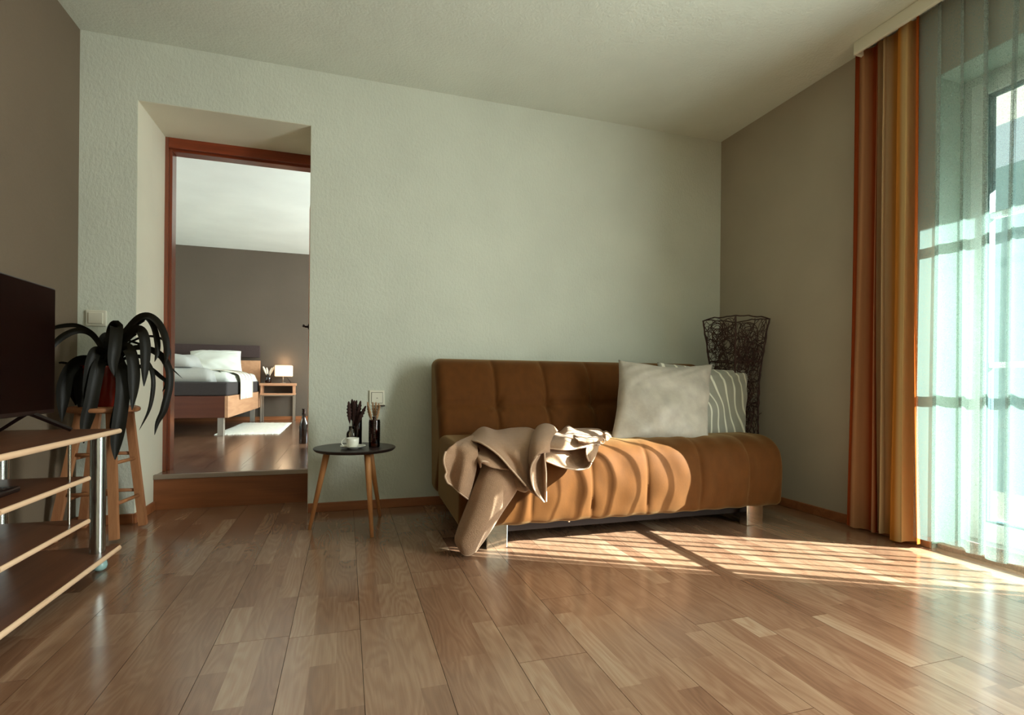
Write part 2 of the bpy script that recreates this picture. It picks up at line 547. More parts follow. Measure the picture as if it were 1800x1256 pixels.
M['polished'] = mat('polished_chrome', lin(225, 228, 224), 0.10, 1.0, var=0.0)
M['black_plastic'] = mat('black_plastic', lin(26, 12, 10), 0.4, var=0.1)
M['screen'] = mat('black_screen', lin(14, 3, 2), 0.3, var=0.02, spec=0.08)
M['clear_plastic'] = mat('pale_blue_caster', lin(150, 186, 184), 0.25, var=0.05)
M['leaf'] = mat('dark_green_leaf', lin(20, 17, 9), 0.45, var=0.3, vscale=14, spec=0.18)
M['pot'] = mat('red_glazed_pot', lin(112, 24, 12), 0.2, var=0.15, spec=0.6)
M['soil'] = mat('potting_soil', lin(48, 32, 22), 0.95, var=0.4, vscale=90, bump=0.5)
M['switch'] = mat('ivory_switch', lin(222, 218, 200), 0.35, var=0.02)
M['switch_dark'] = mat('dark_switch_mark', lin(60, 48, 40), 0.5)
M['black_top'] = mat('black_table_lacquer', lin(38, 26, 24), 0.38, var=0.12, vscale=40)
M['ceramic'] = mat('white_ceramic', lin(232, 232, 220), 0.15, var=0.02, spec=0.6)
M['coffee'] = mat('coffee', lin(48, 26, 14), 0.15)
M['dry_dark'] = mat('dark_dried_grass', lin(52, 26, 20), 0.9, var=0.4, vscale=120)
M['dry_light'] = mat('straw_dried_grass', lin(150, 116, 84), 0.9, var=0.35, vscale=120)
M['velvet'] = mat('rust_velvet', lin(86, 49, 17), 0.75, var=0.12, vscale=26, spec=0.10, sheen=0.35, stretch=(1, 1, 0.5), bump=0.05, bscale=300)
M['dark_base'] = mat('dark_under_frame', lin(34, 18, 14), 0.8, var=0.1)
M['blanket'] = mat('beige_fleece', lin(158, 125, 99), 0.95, var=0.08, vscale=60, bump=0.5, bscale=300, spec=0.05, sheen=0.15)
M['stitch'] = mat('blanket_stitch', lin(190, 160, 134), 0.9, var=0.1, vscale=200)
M['cushion'] = mat('silver_jacquard', lin(168, 158, 144), 0.48, var=0.16, vscale=16, spec=0.4, sheen=0.2, bump=0.3, bscale=22)
M['wavy'] = wavy_cushion_mat('wavy_line_cushion')
M['twig'] = mat('dark_brown_twig', lin(58, 32, 24), 0.7, var=0.3, vscale=40)
M['bed_wood_side'] = wood('bed_side_wood', lin(178, 130, 96), lin(196, 150, 114), 0.5, 1)  # lit copy of the bed wood, as on the window side
M['bed_wood'] = wood('bed_front_wood', lin(80, 38, 20), lin(92, 46, 26), 0.5, 0)  # shaded copy of the bed wood: the foot's shade is in the colour
M['mattress'] = mat('dark_mattress_cover', lin(52, 46, 46), 0.9, var=0.06, vscale=40)
M['linen'] = mat('white_bed_linen', lin(224, 226, 218), 0.9, var=0.03, vscale=6, bump=0.2, bscale=9)
M['duvet'] = mat('grey_duvet', lin(160, 160, 154), 0.9, var=0.05, vscale=6, bump=0.4, bscale=14)
M['towel'] = mat('cream_towel', lin(236, 232, 214), 0.95, var=0.03, bump=0.2, bscale=200)
M['headboard'] = mat('dark_headboard_fabric', lin(60, 46, 44), 0.95, var=0.08, vscale=60)
M['night_wood'] = wood('nightstand_wood', lin(170, 122, 90), lin(190, 142, 108), 0.5, 0)
M['metal_leg'] = mat('satin_metal', lin(170, 160, 148), 0.3, 0.9, var=0.03)
M['rug'] = mat('white_shag', lin(236, 234, 222), 1.0, var=0.08, vscale=90, bump=0.6, bscale=160)
M['dark_glass'] = mat('dark_bottle_glass', lin(30, 14, 10), 0.12, var=0.1, spec=0.6)
M['feather'] = mat('white_feather', lin(236, 222, 204), 0.9, var=0.1, vscale=60)
M['door_leaf'] = wood('door_leaf_wood', lin(130, 62, 32), lin(150, 76, 42), 0.4, 2)


def tinted_glass(name, tint, rough=0.05):
    m = bpy.data.materials.new(name); m.use_nodes = True
    t = m.node_tree; t.nodes.clear()
    o = t.nodes.new('ShaderNodeOutputMaterial')
    tr = t.nodes.new('ShaderNodeBsdfTransparent'); tr.inputs[0].default_value = tint
    gl = t.nodes.new('ShaderNodeBsdfGlossy'); gl.inputs['Roughness'].default_value = rough
    fr = t.nodes.new('ShaderNodeFresnel'); fr.inputs['IOR'].default_value = 1.6
    mx = t.nodes.new('ShaderNodeMixShader')
    link(t, fr.outputs[0], mx.inputs[0]); link(t, tr.outputs[0], mx.inputs[1]); link(t, gl.outputs[0], mx.inputs[2])
    link(t, mx.outputs[0], o.inputs[0])
    return m


M['clear_glass'] = tinted_glass('clear_bottle_glass', (0.78, 0.74, 0.70, 1))
M['amber'] = tinted_glass('amber_glass', (0.42, 0.17, 0.09, 1))
M['amber_dark'] = tinted_glass('dark_amber_glass', (0.36, 0.15, 0.10, 1))
m, t, b = nt('lamp_shade_glow')
b.inputs['Base Color'].default_value = lin(250, 225, 190); b.inputs['Emission Color'].default_value = lin(255, 214, 168)
b.inputs['Emission Strength'].default_value = 0.85
M['shade'] = m

# ------------------------------------------------------------------ the room shell
XL, XR, YB, YFRONT, ZC = -1.276, 2.554, 3.145, -2.2, 2.472
XD0, XD1, ZD = -1.028, -0.197, 2.165          # doorway
YR, ZS, YJ0, YJ1 = 3.419, 0.194, 3.567, 3.705  # riser, step height, door lining front / back
BX0, BX1, BY1, BZC = -3.3, 2.5, 7.622, 2.432    # bedroom
XO = 2.735                                      # window frame plane
Z0 = (0, 0, 0)


def struct(name, mb, mat_, label, smooth=False):
    o = mb.build(name, mat_, None, smooth, org=Z0)
    return tag(o, label, None, None, 'structure')


# floor slab with single laminate planks
fl = struct('floor', MB().box(XL - .2, 3.0, YFRONT - .2, YR + .02, -0.12, -0.008), M['subfloor'],
            'brown laminate strip floor of the living room')


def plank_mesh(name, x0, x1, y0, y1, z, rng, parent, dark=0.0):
    """one click plank: three printed strips side by side, bevelled rim"""
    g = 0.0007; dz = 0.0030
    V = []; Fc = []; tone = []; seed = []
    xs = [x0 + g + (x1 - x0 - 2 * g) * k / 3 for k in range(4)]
    for k in range(3):
        y = y0 + g; first = True
        while y < y1 - g - 1e-6:
            L = rng.uniform(.18, .42) if first else rng.choice((.32, .42, .42, .52))
            first = False
            ye = y + L
            if ye > y1 - g - .1: ye = y1 - g
            n = len(V)
            V += [(xs[k], y, z), (xs[k + 1], y, z), (xs[k + 1], ye, z), (xs[k], ye, z)]
            Fc.append((n, n + 1, n + 2, n + 3))
            tn = rng.gauss(0.44, 0.07)
            if rng.random() < 0.14: tn += 0.20
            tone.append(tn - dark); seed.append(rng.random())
            y = ye
    n = len(V)
    inner = [(x0 + g, y0 + g), (x1 - g, y0 + g), (x1 - g, y1 - g), (x0 + g, y1 - g)]
    outer = [(x0, y0), (x1, y0), (x1, y1), (x0, y1)]
    V += [(a, b_, z) for a, b_ in inner] + [(a, b_, z - dz) for a, b_ in outer] + [(a, b_, z - .007) for a, b_ in outer]
    for k in range(4):
        k2 = (k + 1) % 4
        Fc.append((n + k, n + 4 + k, n + 4 + k2, n + k2)); tone.append(-0.6); seed.append(0.5)
        Fc.append((n + 4 + k, n + 8 + k, n + 8 + k2, n + 4 + k2)); tone.append(-0.6); seed.append(0.5)
    o = mesh(name, V, Fc, M['laminate'], parent)
    me = o.data
    a = me.attributes.new('tone', 'FLOAT', 'FACE'); a.data.foreach_set('value', tone)
    a = me.attributes.new('seed', 'FLOAT', 'FACE'); a.data.foreach_set('value', seed)
    return o


rng = random.Random(11)
PW, PL, PX0 = 0.197, 1.285, 0.0477
k0 = math.floor((XL - PX0) / PW); k1 = math.ceil((2.62 - PX0) / PW)
joint = {-1: 1.63, 0: 1.69, 7: 1.0, 8: 1.62}
prev = 0.3
for k in range(k0, k1):
    x0 = max(PX0 + k * PW, XL); x1 = min(PX0 + (k + 1) * PW, 2.62)
    prev = joint.get(k, prev + rng.choice((.36, .43, .55)))
    start = (prev % PL) - 3 * PL
    y = start
    while y < YR:
        ye = y + PL
        ya, yb = max(y, YFRONT), min(ye, YB if not (XD0 - .02 < x0 and x1 < XD1 + .02) else YR)
        if k in (-1, -2) and False: pass
        xa, xb = x0, x1
        if yb - ya > .04:
            plank_mesh('plank', xa, xb, ya, yb, 0.0, rng, fl)
        y = ye
# the columns that straddle the doorway sides reach into it with short cut pieces
for xa, xb in ((XD0, PX0 + math.ceil((XD0 + .02 - PX0) / PW) * PW), (PX0 + math.floor((XD1 - PX0) / PW) * PW, XD1)):
    if xb - xa > .02 and not (XD0 - .02 < xa and False):
        plank_mesh('plank', xa, xb, YB + .0005, YR, 0.0, rng, fl)

struct('ceiling', MB().box(XL - .2, 3.0, YFRONT - .2, YB + .02, ZC, ZC + .15), M['ceil'], 'white roughly plastered ceiling of the living room')
wb = MB()
wb.box(XL - .3, XD0, YB, YJ1, -.1, ZC + .1).box(XD1, XR + .5, YB, YJ0, -.1, ZC + .1).box(XD1 + .026, XR + .5, YJ0, YJ1, -.1, ZC + .1).box(XD1, XD1 + .026, YJ0, YJ1, ZD, ZC + .1).box(XD0, XD1, YB, YJ1, ZD, ZC + .1)
struct('wall_back', wb, M['wall'], 'white rough plastered wall with the deep doorway and the sofa before it')
rl = MB().box(XD0, XD0 + .002, YB + .002, YJ0, .05, ZD).box(XD0 + .002, XD1 - .002, YB + .002, YJ0, ZD - .002, ZD).box(XD1 - .002, XD1, YB + .002, YJ0, .0, ZD)
struct('trim_3', rl, M['smooth_white'], 'smooth white plaster lining of the deep doorway')  # smooth finish; whiter than the wall to carry the stronger light on the reveal
struct('wall_left', MB().box(XL - .2, XL, YFRONT - .2, YB, -.1, ZC + .1), M['taupe'], 'taupe painted side wall behind the television')
struct('wall_front', MB().box(XL - .2, 3.0, YFRONT - .2, YFRONT, -.1, ZC + .1), M['smooth_white'], 'white wall of the living room facing the sofa')
# window wall: opening A = balcony door in view, opening B = second window further along
A0, A1, AZ = 0.80, 1.705, 2.149
B0, B1, BZ0, BZ1 = -0.19, 0.70, 0.25, 2.149
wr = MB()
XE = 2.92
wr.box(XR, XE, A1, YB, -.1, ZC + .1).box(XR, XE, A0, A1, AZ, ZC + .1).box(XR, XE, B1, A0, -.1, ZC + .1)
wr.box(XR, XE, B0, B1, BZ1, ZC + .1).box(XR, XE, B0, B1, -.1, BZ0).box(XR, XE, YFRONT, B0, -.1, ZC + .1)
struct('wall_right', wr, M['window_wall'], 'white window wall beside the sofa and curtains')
rv = MB().box(XR + .002, XO, A1 - .004, A1 + .0, .02, AZ).box(XR + .002, XO, A0, A1 - .004, AZ - .004, AZ).box(XR + .002, XO, A0, A0 + .004, .02, AZ - .004)
struct('trim_2', rv, M['recess'], 'white lining boards of the balcony door recess')
# skirtings
sk = MB().bbox(XD1, XR, YB - .013, YB, 0, .05, .002, 1)
o = struct('baseboard_back', sk, M['skirting'], 'low brown wooden skirting along the sofa wall')
sk = MB().bbox(XL, XD0 + .0, YB - .013, YB, 0, .05, .002, 1).bbox(XD0, XD0 + .013, YB - .013, YR, 0, .05, .002, 1)
struct('baseboard_doorway', sk, M['skirting'], 'short wooden skirting turning into the doorway beside the stool')
struct('baseboard_left', MB().bbox(XL, XL + .013, YFRONT, YB - .014, 0, .05, .002, 1), M['skirting'], 'wooden skirting along the taupe wall')
struct('baseboard_right', MB().bbox(XR - .013, XR, A1, YB - .014, 0, .05, .002, 1), M['skirting'], 'wooden skirting below the window wall beside the curtain')

# doorway step, lining and door
st = structure('step_1', 'wooden step board with grey nosing in the doorway')
MB().box(XD0, XD1, YR, YR + .02, 0, ZS - .022).build('riser_board', M['step_wood'], st)
MB().bbox(XD0, XD1, YR - .006, YR + .03, ZS - .022, ZS + .003, .002, 1).build('nosing', M['nosing'], st)
tag(MB().box(XD0, XD1, YR + .02, YJ1, -.02, ZS - .012).build('step_fill', M['subfloor'], st), kind=None)
dr = structure('door_1', 'reddish brown wooden door lining with its door swung into the bedroom')
FW = 0.020
XI0, XI1, ZI = XD0 + FW, XD1 + .006, ZD - .06
MB().bbox(XD0, XI0, YJ0, YJ1, ZS, ZD, .002, 1).build('jamb', M['frame_wood'], dr)
MB().bbox(XI1, XD1 + .026, YJ0, YJ1, ZS, ZD, .002, 1).build('jamb', M['frame_wood'], dr)
MB().bbox(XI0, XI1, YJ0, YJ1, ZI, ZD, .002, 1).build('head_jamb', M['frame_wood_x'], dr)
MB().bbox(XI0 - .004, XI0 + .012, YJ0 + .03, YJ1 - .03, ZS, ZI, .002, 1).build('door_stop', M['frame_wood'], dr)
MB().bbox(XI0 + .012, XI1, YJ0 + .03, YJ1 - .03, ZI - .012, ZI + .004, .002, 1).build('door_stop', M['frame_wood_x'], dr)
DSL = -.0925                                     # the open leaf leans a little into the room
lfm = MB().bbox(-.215, -.175, YJ1 + .012, YJ1 + .82, ZS + .008, ZI, .002, 1)
lfm.V = [(v[0] + DSL * (v[1] - YJ1), v[1], v[2]) for v in lfm.V]
leaf = lfm.build('leaf', M['door_leaf'], dr)
hy = 4.42; hz = at(539, 574, Y=hy)[2]; hx = -.215 + DSL * (hy - YJ1)
hb = MB().lathe([(.0, -.003), (.022, -.003), (.022, .003), (.0, .003)], (0, 0, 0), 20)
hb.V = [(hx - .003 + v[2], hy + v[0], hz + v[1]) for v in hb.V]
hb.build('rose', M['black_plastic'], leaf, True)
MB().tube([(hx, hy, hz), (hx - .026, hy, hz), (hx - .036, hy - .006, hz), (hx - .038, hy - .03, hz), (hx - .030, hy - .12, hz - .002)], .008, 10).build('handle', M['black_plastic'], leaf, True)

# bedroom shell
fb = struct('floor_bedroom', MB().box(BX0, BX1 + .2, YJ1, BY1 + .1, -.05, ZS - .008), M['subfloor'], 'brown laminate floor of the raised bedroom')
rb = random.Random(5)
xk = -2.4; kk = 0
while xk < 0.9:
    y = YJ1 if not (XD0 < xk + .1 < XD1) else YR + .03
    y0s = y; y = y - rb.uniform(0.1, 1.1)
    while y < BY1:
        ya, yb = max(y, YJ1), min(y + PL, BY1)
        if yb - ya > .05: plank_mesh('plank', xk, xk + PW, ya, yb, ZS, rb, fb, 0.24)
        y += PL
    xk += PW
for k in range(4):
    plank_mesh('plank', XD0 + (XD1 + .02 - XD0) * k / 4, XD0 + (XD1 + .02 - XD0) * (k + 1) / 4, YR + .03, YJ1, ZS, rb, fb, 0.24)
struct('ceiling_bedroom', MB().box(BX0 - .1, BX1 + .3, YJ1, BY1 + .1, BZC, BZC + .12), M['bed_ceil'], 'white bedroom ceiling seen through the doorway')
struct('wall_bedroom_back', MB().box(BX0, BX1 + .2, BY1, BY1 + .15, 0, BZC + .05), M['taupe_bed'], 'taupe bedroom wall behind the bed')
struct('wall_bedroom_left', MB().box(BX0 - .15, BX0, YJ1, BY1 + .1, 0, BZC + .05), M['smooth_white'], 'white bedroom side wall past the bed')
bw = MB(); W0, W1, WZ0, WZ1 = 4.35, 6.3, 0.85, 2.02
bw.box(BX1, BX1 + .3, YJ1, W0, 0, BZC + .05).box(BX1, BX1 + .3, W1, BY1 + .1, 0, BZC + .05)
bw.box(BX1, BX1 + .3, W0, W1, 0, WZ0).box(BX1, BX1 + .3, W0, W1, WZ1, BZC + .05)
struct('wall_bedroom_right', bw, M['smooth_white'], 'white bedroom window wall')
struct('baseboard_bedroom', MB().bbox(BX0, BX1, BY1 - .014, BY1, ZS, ZS + .05, .002, 1), M['skirting'], 'wooden skirting below the taupe bedroom wall')


# ------------------------------------------------------------------ windows
def window(name, label, y0, y1, z0, z1, x, bars, split=None):
    w = structure(name, label)
    f = .05
    MB().box(x, x + .07, y1 - f, y1, z0, z1).build('frame_post', M['white_pvc'], w)
    MB().box(x, x + .07, y0, y0 + f, z0, z1).build('frame_post', M['white_pvc'], w)
    MB().box(x, x + .07, y0 + f, y1 - f, z1 - f, z1).build('frame_rail', M['white_pvc'], w)
    MB().box(x, x + .07, y0 + f, y1 - f, z0, z0 + f * .6).build('frame_rail', M['white_pvc'], w)
    ya, yb, za, zb = y0 + f, y1 - f, z0 + f * .6, z1 - f
    s = .055
    sash = MB()
    xs = x - .018
    sash.bbox(xs, xs + .06, yb - s, yb + .01, za - .008, zb + .01, .005, 2).bbox(xs, xs + .06, ya - .01, ya + s, za - .008, zb + .01, .005, 2)
    sash.bbox(xs, xs + .06, ya + s, yb - s, zb - s, zb + .01, .005, 2).bbox(xs, xs + .06, ya + s, yb - s, za - .008, za + s + .02, .005, 2)
    so = sash.build('sash', M['white_pvc'], w)
    gk = MB()
    for q in (.0,):
        gk.box(xs + .012, xs + .05, yb - s - .008, yb - s, za + s + .02, zb - s).box(xs + .012, xs + .05, ya + s, ya + s + .008, za + s + .02, zb - s)
        gk.box(xs + .012, xs + .05, ya + s, yb - s, zb - s - .008, zb - s).box(xs + .012, xs + .05, ya + s, yb - s, za + s + .02, za + s + .028)
    gk.build('gasket', M['gasket'], so)
    zz = [za + s + .028] + bars + [zb - s - .008]
    for k in range(len(zz) - 1):
        MB().box(xs + .028, xs + .032, ya + s + .008, yb - s - .008, zz[k] + (.012 if k else 0), zz[k + 1] - (.012 if k < len(bars) else 0)).build('pane', M['glass'], so)
    for zb_ in bars:
        MB().bbox(xs + .012, xs + .05, ya + s + .008, yb - s - .008, zb_ - .013, zb_ + .013, .003, 1).build('glazing_bar', M['white_pvc'], so)
    return w


window('window_1', 'white balcony door with two glazing bars behind the sheer curtain', A0, A1, 0.03, AZ, XO, [0.835, 1.50])
window('window_2', 'white casement window further along the window wall', B0, B1, BZ0, BZ1, XO, [])
window('window_3', 'white bedroom window', W0, W1, WZ0, WZ1, BX1 + .12, [])
struct('blind_1', MB().box(2.70, 2.705, B0 + .02, B1 - .02, BZ0, BZ1 - .01), M['balcony_white'], 'white roller blind drawn in the second window')  # opaque panel added out of view behind the fill lamp to block sunlight
struct('sill_1', MB().bbox(XR + .03, XO + .03, A0, A1, -.01, .022, .003, 1), M['stone'], 'speckled brown stone threshold of the balcony door')
# outside: balcony floor, slab above, slatted parapet and the house opposite
struct('floor_balcony', MB().box(XE, 4.6, -2.4, 3.4, -.2, -.04), M['balcony'], 'concrete balcony floor outside the glass door')
struct('ceiling_balcony', MB().box(XE, 4.12, -2.4, 3.4, 2.47, 2.65), M['balcony_white'], 'white underside of the balcony above')
struct('wall_neighbour', MB().box(11.0, 11.3, -8, 16, -4, 4.6), M['far_wall'], 'grey green house wall opposite the balcony')

# ------------------------------------------------------------------ sofa
SX0, SX1 = 0.47, 2.22
SEAMS = [0.80, 1.10, 1.395, 1.70, 2.00]
sofa = thing('sofa', 'rust velvet sofa bed with tufted back and chrome legs', 'sofa', ((SX0 + SX1) / 2, 2.6, 0))


def rounded_profile(pts, n):
    """closed profile (list of (y,z,r)) with rounded corners resampled to n points"""
    out = []
    m = len(pts)
    for i in range(m):
        p = np.array(pts[i][:2]); a = np.array(pts[i - 1][:2]); b_ = np.array(pts[(i + 1) % m][:2]); r = pts[i][2]
        u = (a - p) / np.linalg.norm(a - p); v = (b_ - p) / np.linalg.norm(b_ - p)
        for k in range(9):
            t_ = k / 8
            q0 = p + u * r * (1 - t_); q1 = p + v * r * t_
            out.append((1 - t_) * (p + u * r * (1 - t_)) + t_ * (p + v * r * t_))
    out = np.array(out)
    d = np.r_[0, np.cumsum(np.linalg.norm(np.diff(np.vstack([out, out[:1]]), axis=0), axis=1))]
    P = np.vstack([out, out[:1]])
    s = np.linspace(0, d[-1], n, endpoint=False)
    return np.stack([np.interp(s, d, P[:, 0]), np.interp(s, d, P[:, 1])], 1)


def cushion_body(prof, x0, x1, nx, rend, disp):
    """sweep a closed profile along x with rounded ends; disp(x, k, y, z) -> inward offset"""
    n = len(prof)
    c = prof.mean(0)
    nxt = np.roll(prof, -1, 0); prv = np.roll(prof, 1, 0)
    tg = nxt - prv; nrm = np.stack([tg[:, 1], -tg[:, 0]], 1); nrm /= np.linalg.norm(nrm, axis=1, keepdims=True)
    if ((prof - c) * nrm).sum() < 0: nrm = -nrm
    V = []
    us = []
    for i in range(6): us.append((x0 + rend * (1 - math.cos(i / 6 * PI / 2)), rend * (1 - math.sin(i / 6 * PI / 2))))
    for i in range(nx + 1): us.append((x0 + rend + (x1 - x0 - 2 * rend) * i / nx, 0))
    for i in range(5, -1, -1): us.append((x1 - rend * (1 - math.cos(i / 6 * PI / 2)), rend * (1 - math.sin(i / 6 * PI / 2))))
    for x, ins in us:
        for k in range(n):
            y, z = prof[k]
            d = disp(x, k, y, z, nrm[k]) + ins
            q = prof[k] - nrm[k] * d
            V.append((x, q[0], q[1]))
    Fc = grid_faces(len(us), n, False, True)
    Fc.append(tuple(range(n)))
    m_ = (len(us) - 1) * n
    Fc.append(tuple(range(m_ + n - 1, m_ - 1, -1)))
    return V, Fc


def seam_dip(x, w=0.014, d=0.012):
    s = 0.0
    for xs in SEAMS:
        u = abs(x - xs)
        s = max(s, d * math.exp(-u / w) )
    return s


# seat: front face slightly bulging, round nose, flat top
YF0 = 2.205
seat_prof = rounded_profile([(YF0 + .02, .097, .03), (YF0 - .004, .27, .075), (YF0 + .030, .415, .06), (YF0 + .13, .462, .045), (2.78, .458, .04), (2.80, .12, .04)], 120)


def seat_disp(x, k, y, z, nn):
    front = max(0.0, min(1.0, (YF0 + .30 - y) / .12))
    d = seam_dip(x) * (front + .10 * (1 - front)) * max(0.0, min(1.0, (z - .09) / .06)) * (1.0 if z < .40 else max(.25, 1 - (z - .40) / .05))
    if front > 0: d += 0.0012 * math.exp(-((z - .412) / .008) ** 2) * front          # horizontal stitch under the nose
    d -= .003 * math.sin(x * 31 + z * 9) * math.sin(z * 22) * front * max(0.0, min(1.0, (z - .1) / .08))
    d += .0035 * math.sin(x * 47 + 1.3 * math.sin(z * 17)) * front * .6
    return d


V, Fc = cushion_body(seat_prof, SX0, SX1, 260, .035, seat_disp)
seat = mesh('seat', V, Fc, M['velvet'], sofa, True)
seat.data.polygons.foreach_set('use_smooth', [len(p.vertices) == 4 for p in seat.data.polygons])
# backrest, leaning back
back_prof = rounded_profile([(2.70, .40, .04), (2.90, .865, .07), (3.075, .872, .06), (3.02, .12, .06), (2.86, .12, .05)], 120)


def back_disp(x, k, y, z, nn):
    f = max(0.0, min(1.0, -nn[0] * 1.6))
    d = seam_dip(x, .020, .024) * f
    d += 0.024 * math.exp(-abs(z - .617) / .020) * f
    for xs in SEAMS:
        r = math.hypot(x - xs, z - .617)
        d += .016 * math.exp(-(r / .035) ** 2) * f
        ang = math.atan2(z - .617, x - xs)
        d += .004 * math.exp(-(r / .09) ** 2) * math.cos(ang * 7) * f
    d -= .012 * math.sin(PI * max(0, min(1, (z - .4) / .46))) * f
    return d


V, Fc = cushion_body(back_prof, SX0, SX1, 260, .045, back_disp)
bk = mesh('backrest', V, Fc, M['velvet'], sofa, True)
bk.data.polygons.foreach_set('use_smooth', [len(p.vertices) == 4 for p in bk.data.polygons])
MB().bbox(SX0 + .06, SX1 - .06, YF0 + .11, 2.95, .05, .13, .004, 1).build('base_frame', M['dark_base'], sofa)
for lx0, lx1 in ((.598, .695), (2.0, 2.105)):
    for ly in (YF0 + .035, 2.86):
        MB().bbox(lx0, lx1, ly, ly + .055, 0.0, .115, .004, 2).build('leg', M['polished'], sofa)
MB().lathe([(.0, 0), (.006, 0), (.006, .012), (.0, .012)], (1.02, YF0 + .10, .075), 12).build('bolt', M['polished'], sofa, True)

# ------------------------------------------------------------------ cushions


def pillow(name, corners, puff, mat_, label, cat='cushion', n=44, parent=None, group=None, pinch=.10, pinch_v=None):
    """corners TL,TR,BR,BL in 3d; two bulged faces sewn at the rim"""
    TL, TR, BR, BL = [np.array(c, float) for c in corners]
    nrm = np.cross(TR - TL, BL - TL); nrm /= np.linalg.norm(nrm)
    if nrm[1] > 0: nrm = -nrm
    V = []; UV = []; Fc = []
    pinch_v = pinch if pinch_v is None else pinch_v
    for side in (1, -1):
        for i in range(n):
            for j in range(n):
                u = i / (n - 1); v = j / (n - 1)
                # sides sag inwards between the pointed corners
                su = (2 * u - 1); sv = (2 * v - 1)
                uu = .5 + .5 * su * (1 - pinch * (1 - sv * sv))
                vv = .5 + .5 * sv * (1 - (pinch_v if sv < 0 else pinch * .3) * (1 - abs(su) ** 1.5))
                p = (TL * (1 - uu) + TR * uu) * (1 - vv) + (BL * (1 - uu) + BR * uu) * vv
                h = ((1 - su ** 2) * (1 - sv ** 2))
                h = max(h, 0) ** .45; rim_e = 1 - max(abs(su), abs(sv))
                h *= 1 + .05 * math.sin(9 * u + 5 * v) + .04 * math.sin(17 * v - 6 * u)
                e = max(abs(su), abs(sv))
                h += .45 * math.sin(24 * u + 9 * math.sin(4 * v) + 14 * v) * (e > .45) * (e - .45) * (1 - e)
                h += .05 * math.sin(7 * u - 11 * v) + .04 * math.sin(15 * u * v + 4 * v)
                if rim_e < 1e-9: h = 0.0
                V.append(p + nrm * side * puff * h); UV.append((u, 1 - v))
    g = grid_faces(n, n)
    m_ = n * n
    Fc = [f[::-1] for f in g] + [tuple(i + m_ for i in f) for f in g]
    rim = [i * n for i in range(n)] + [(n - 1) * n + j for j in range(1, n)] + [i * n + n - 1 for i in range(n - 2, -1, -1)] + [j for j in range(n - 2, 0, -1)]
    # weld the rim
    rep = {r + m_: r for r in rim}
    Fc = [tuple(rep.get(i, i) for i in f) for f in Fc]
    o = mesh(name, V, Fc, mat_, parent, True, uv=UV)
    bm = bmesh.new(); bm.from_mesh(o.data)
    bmesh.ops.delete(bm, geom=[v for v in bm.verts if not v.link_faces], context='VERTS')
    bmesh.ops.recalc_face_normals(bm, faces=bm.faces[:])
    bm.to_mesh(o.data); bm.free()
    if parent is None: tag(o, label, cat, group)
    return o


pillow('cushion', [at(1155, 636, Y=2.70), at(1317, 651, Y=2.70), at(1311, 768, Y=2.53), at(1158, 772, Y=2.50)], .075, M['wavy'],
       'grey cushion with white wavy lines, half hidden beside the twig lamp', 'cushion', pinch=.05, pinch_v=.08)
pillow('cushion', [at(1087, 632, Y=2.60), at(1253, 639, Y=2.56), at(1246, 776, Y=2.36), at(1072, 778, Y=2.40)], .085, M['cushion'],
       'plain silvery grey cushion in front of the wavy lined one', 'cushion', pinch=.07, pinch_v=.17)

# ------------------------------------------------------------------ blanket thrown over the seat
bl = thing('blanket', 'beige fleece blanket thrown over the sofa seat with a tail hanging to the floor', 'blanket', (0.8, 2.2, 0.3))
BS = 4.829


def z(x, y, Y):
    """point of the blanket: crop pixel of the throw and its depth"""
    return at(740 + x / BS, 740 + y / BS, Y=Y)


def cloth(name, rows, nu=40, nv=40, th=.006, stitch=()):
    V, Fc, G = sheet([[z(*p) for p in r] for r in rows], nu, nv, th)
    o = mesh(name, V, Fc, M['blanket'], bl, True)
    for e in stitch:
        line = {'top': G[0], 'bottom': G[-1], 'left': G[:, 0], 'right': G[:, -1]}[e]
        mb = MB(); mb.tube([tuple(p) for p in line], .0042, 6)
        mb.build('hem_stitch', M['stitch'], o, True)
    return o


YS = YF0
# the long tail that hangs in front of the sofa down to the floor
cloth('tail', [
    [(520, 330, YS + .03), (600, 330, YS - .02), (720, 350, YS - .02), (860, 430, YS + .0)],
    [(500, 430, YS - .0), (580, 430, YS - .04), (700, 440, YS - .045), (850, 480, YS - .01)],
    [(440, 580, YS - .015), (540, 570, YS - .06), (680, 560, YS - .065), (800, 600, YS - .02)],
    [(370, 760, YS - .01), (470, 750, YS - .065), (590, 750, YS - .07), (690, 765, YS - .02)],
    [(310, 920, YS - .01), (400, 910, YS - .065), (510, 915, YS - .07), (600, 910, YS - .02)],
    [(290, 1010, YS - .02), (350, 1050, YS - .06), (440, 1050, YS - .06), (525, 1020, YS - .02)],
    [(330, 1090, YS - .03), (365, 1128, YS - .045), (410, 1132, YS - .045), (465, 1100, YS - .03)],
], 60, 30, .007, ('bottom', 'right'))
# left skirt of cloth over the seat corner
cloth('side_drape', [
    [(440, 118, YS + .26), (330, 165, YS + .09), (260, 210, YS - .03), (210, 258, YS - .05)],
    [(470, 160, YS + .09), (360, 205, YS - .01), (280, 250, YS - .025), (197, 300, YS - .06)],
    [(480, 250, YS - .03), (380, 280, YS - .055), (290, 300, YS - .03), (195, 355, YS - .07)],
    [(470, 380, YS - .03), (370, 390, YS - .075), (280, 390, YS - .035), (215, 430, YS - .05)],
    [(440, 520, YS - .02), (350, 480, YS - .07), (260, 470, YS - .03), (205, 470, YS - .06)],
    [(400, 660, YS - .02), (330, 605, YS - .06), (270, 550, YS - .04), (225, 520, YS - .06)],
], 44, 44, .007, ('bottom', 'right'))
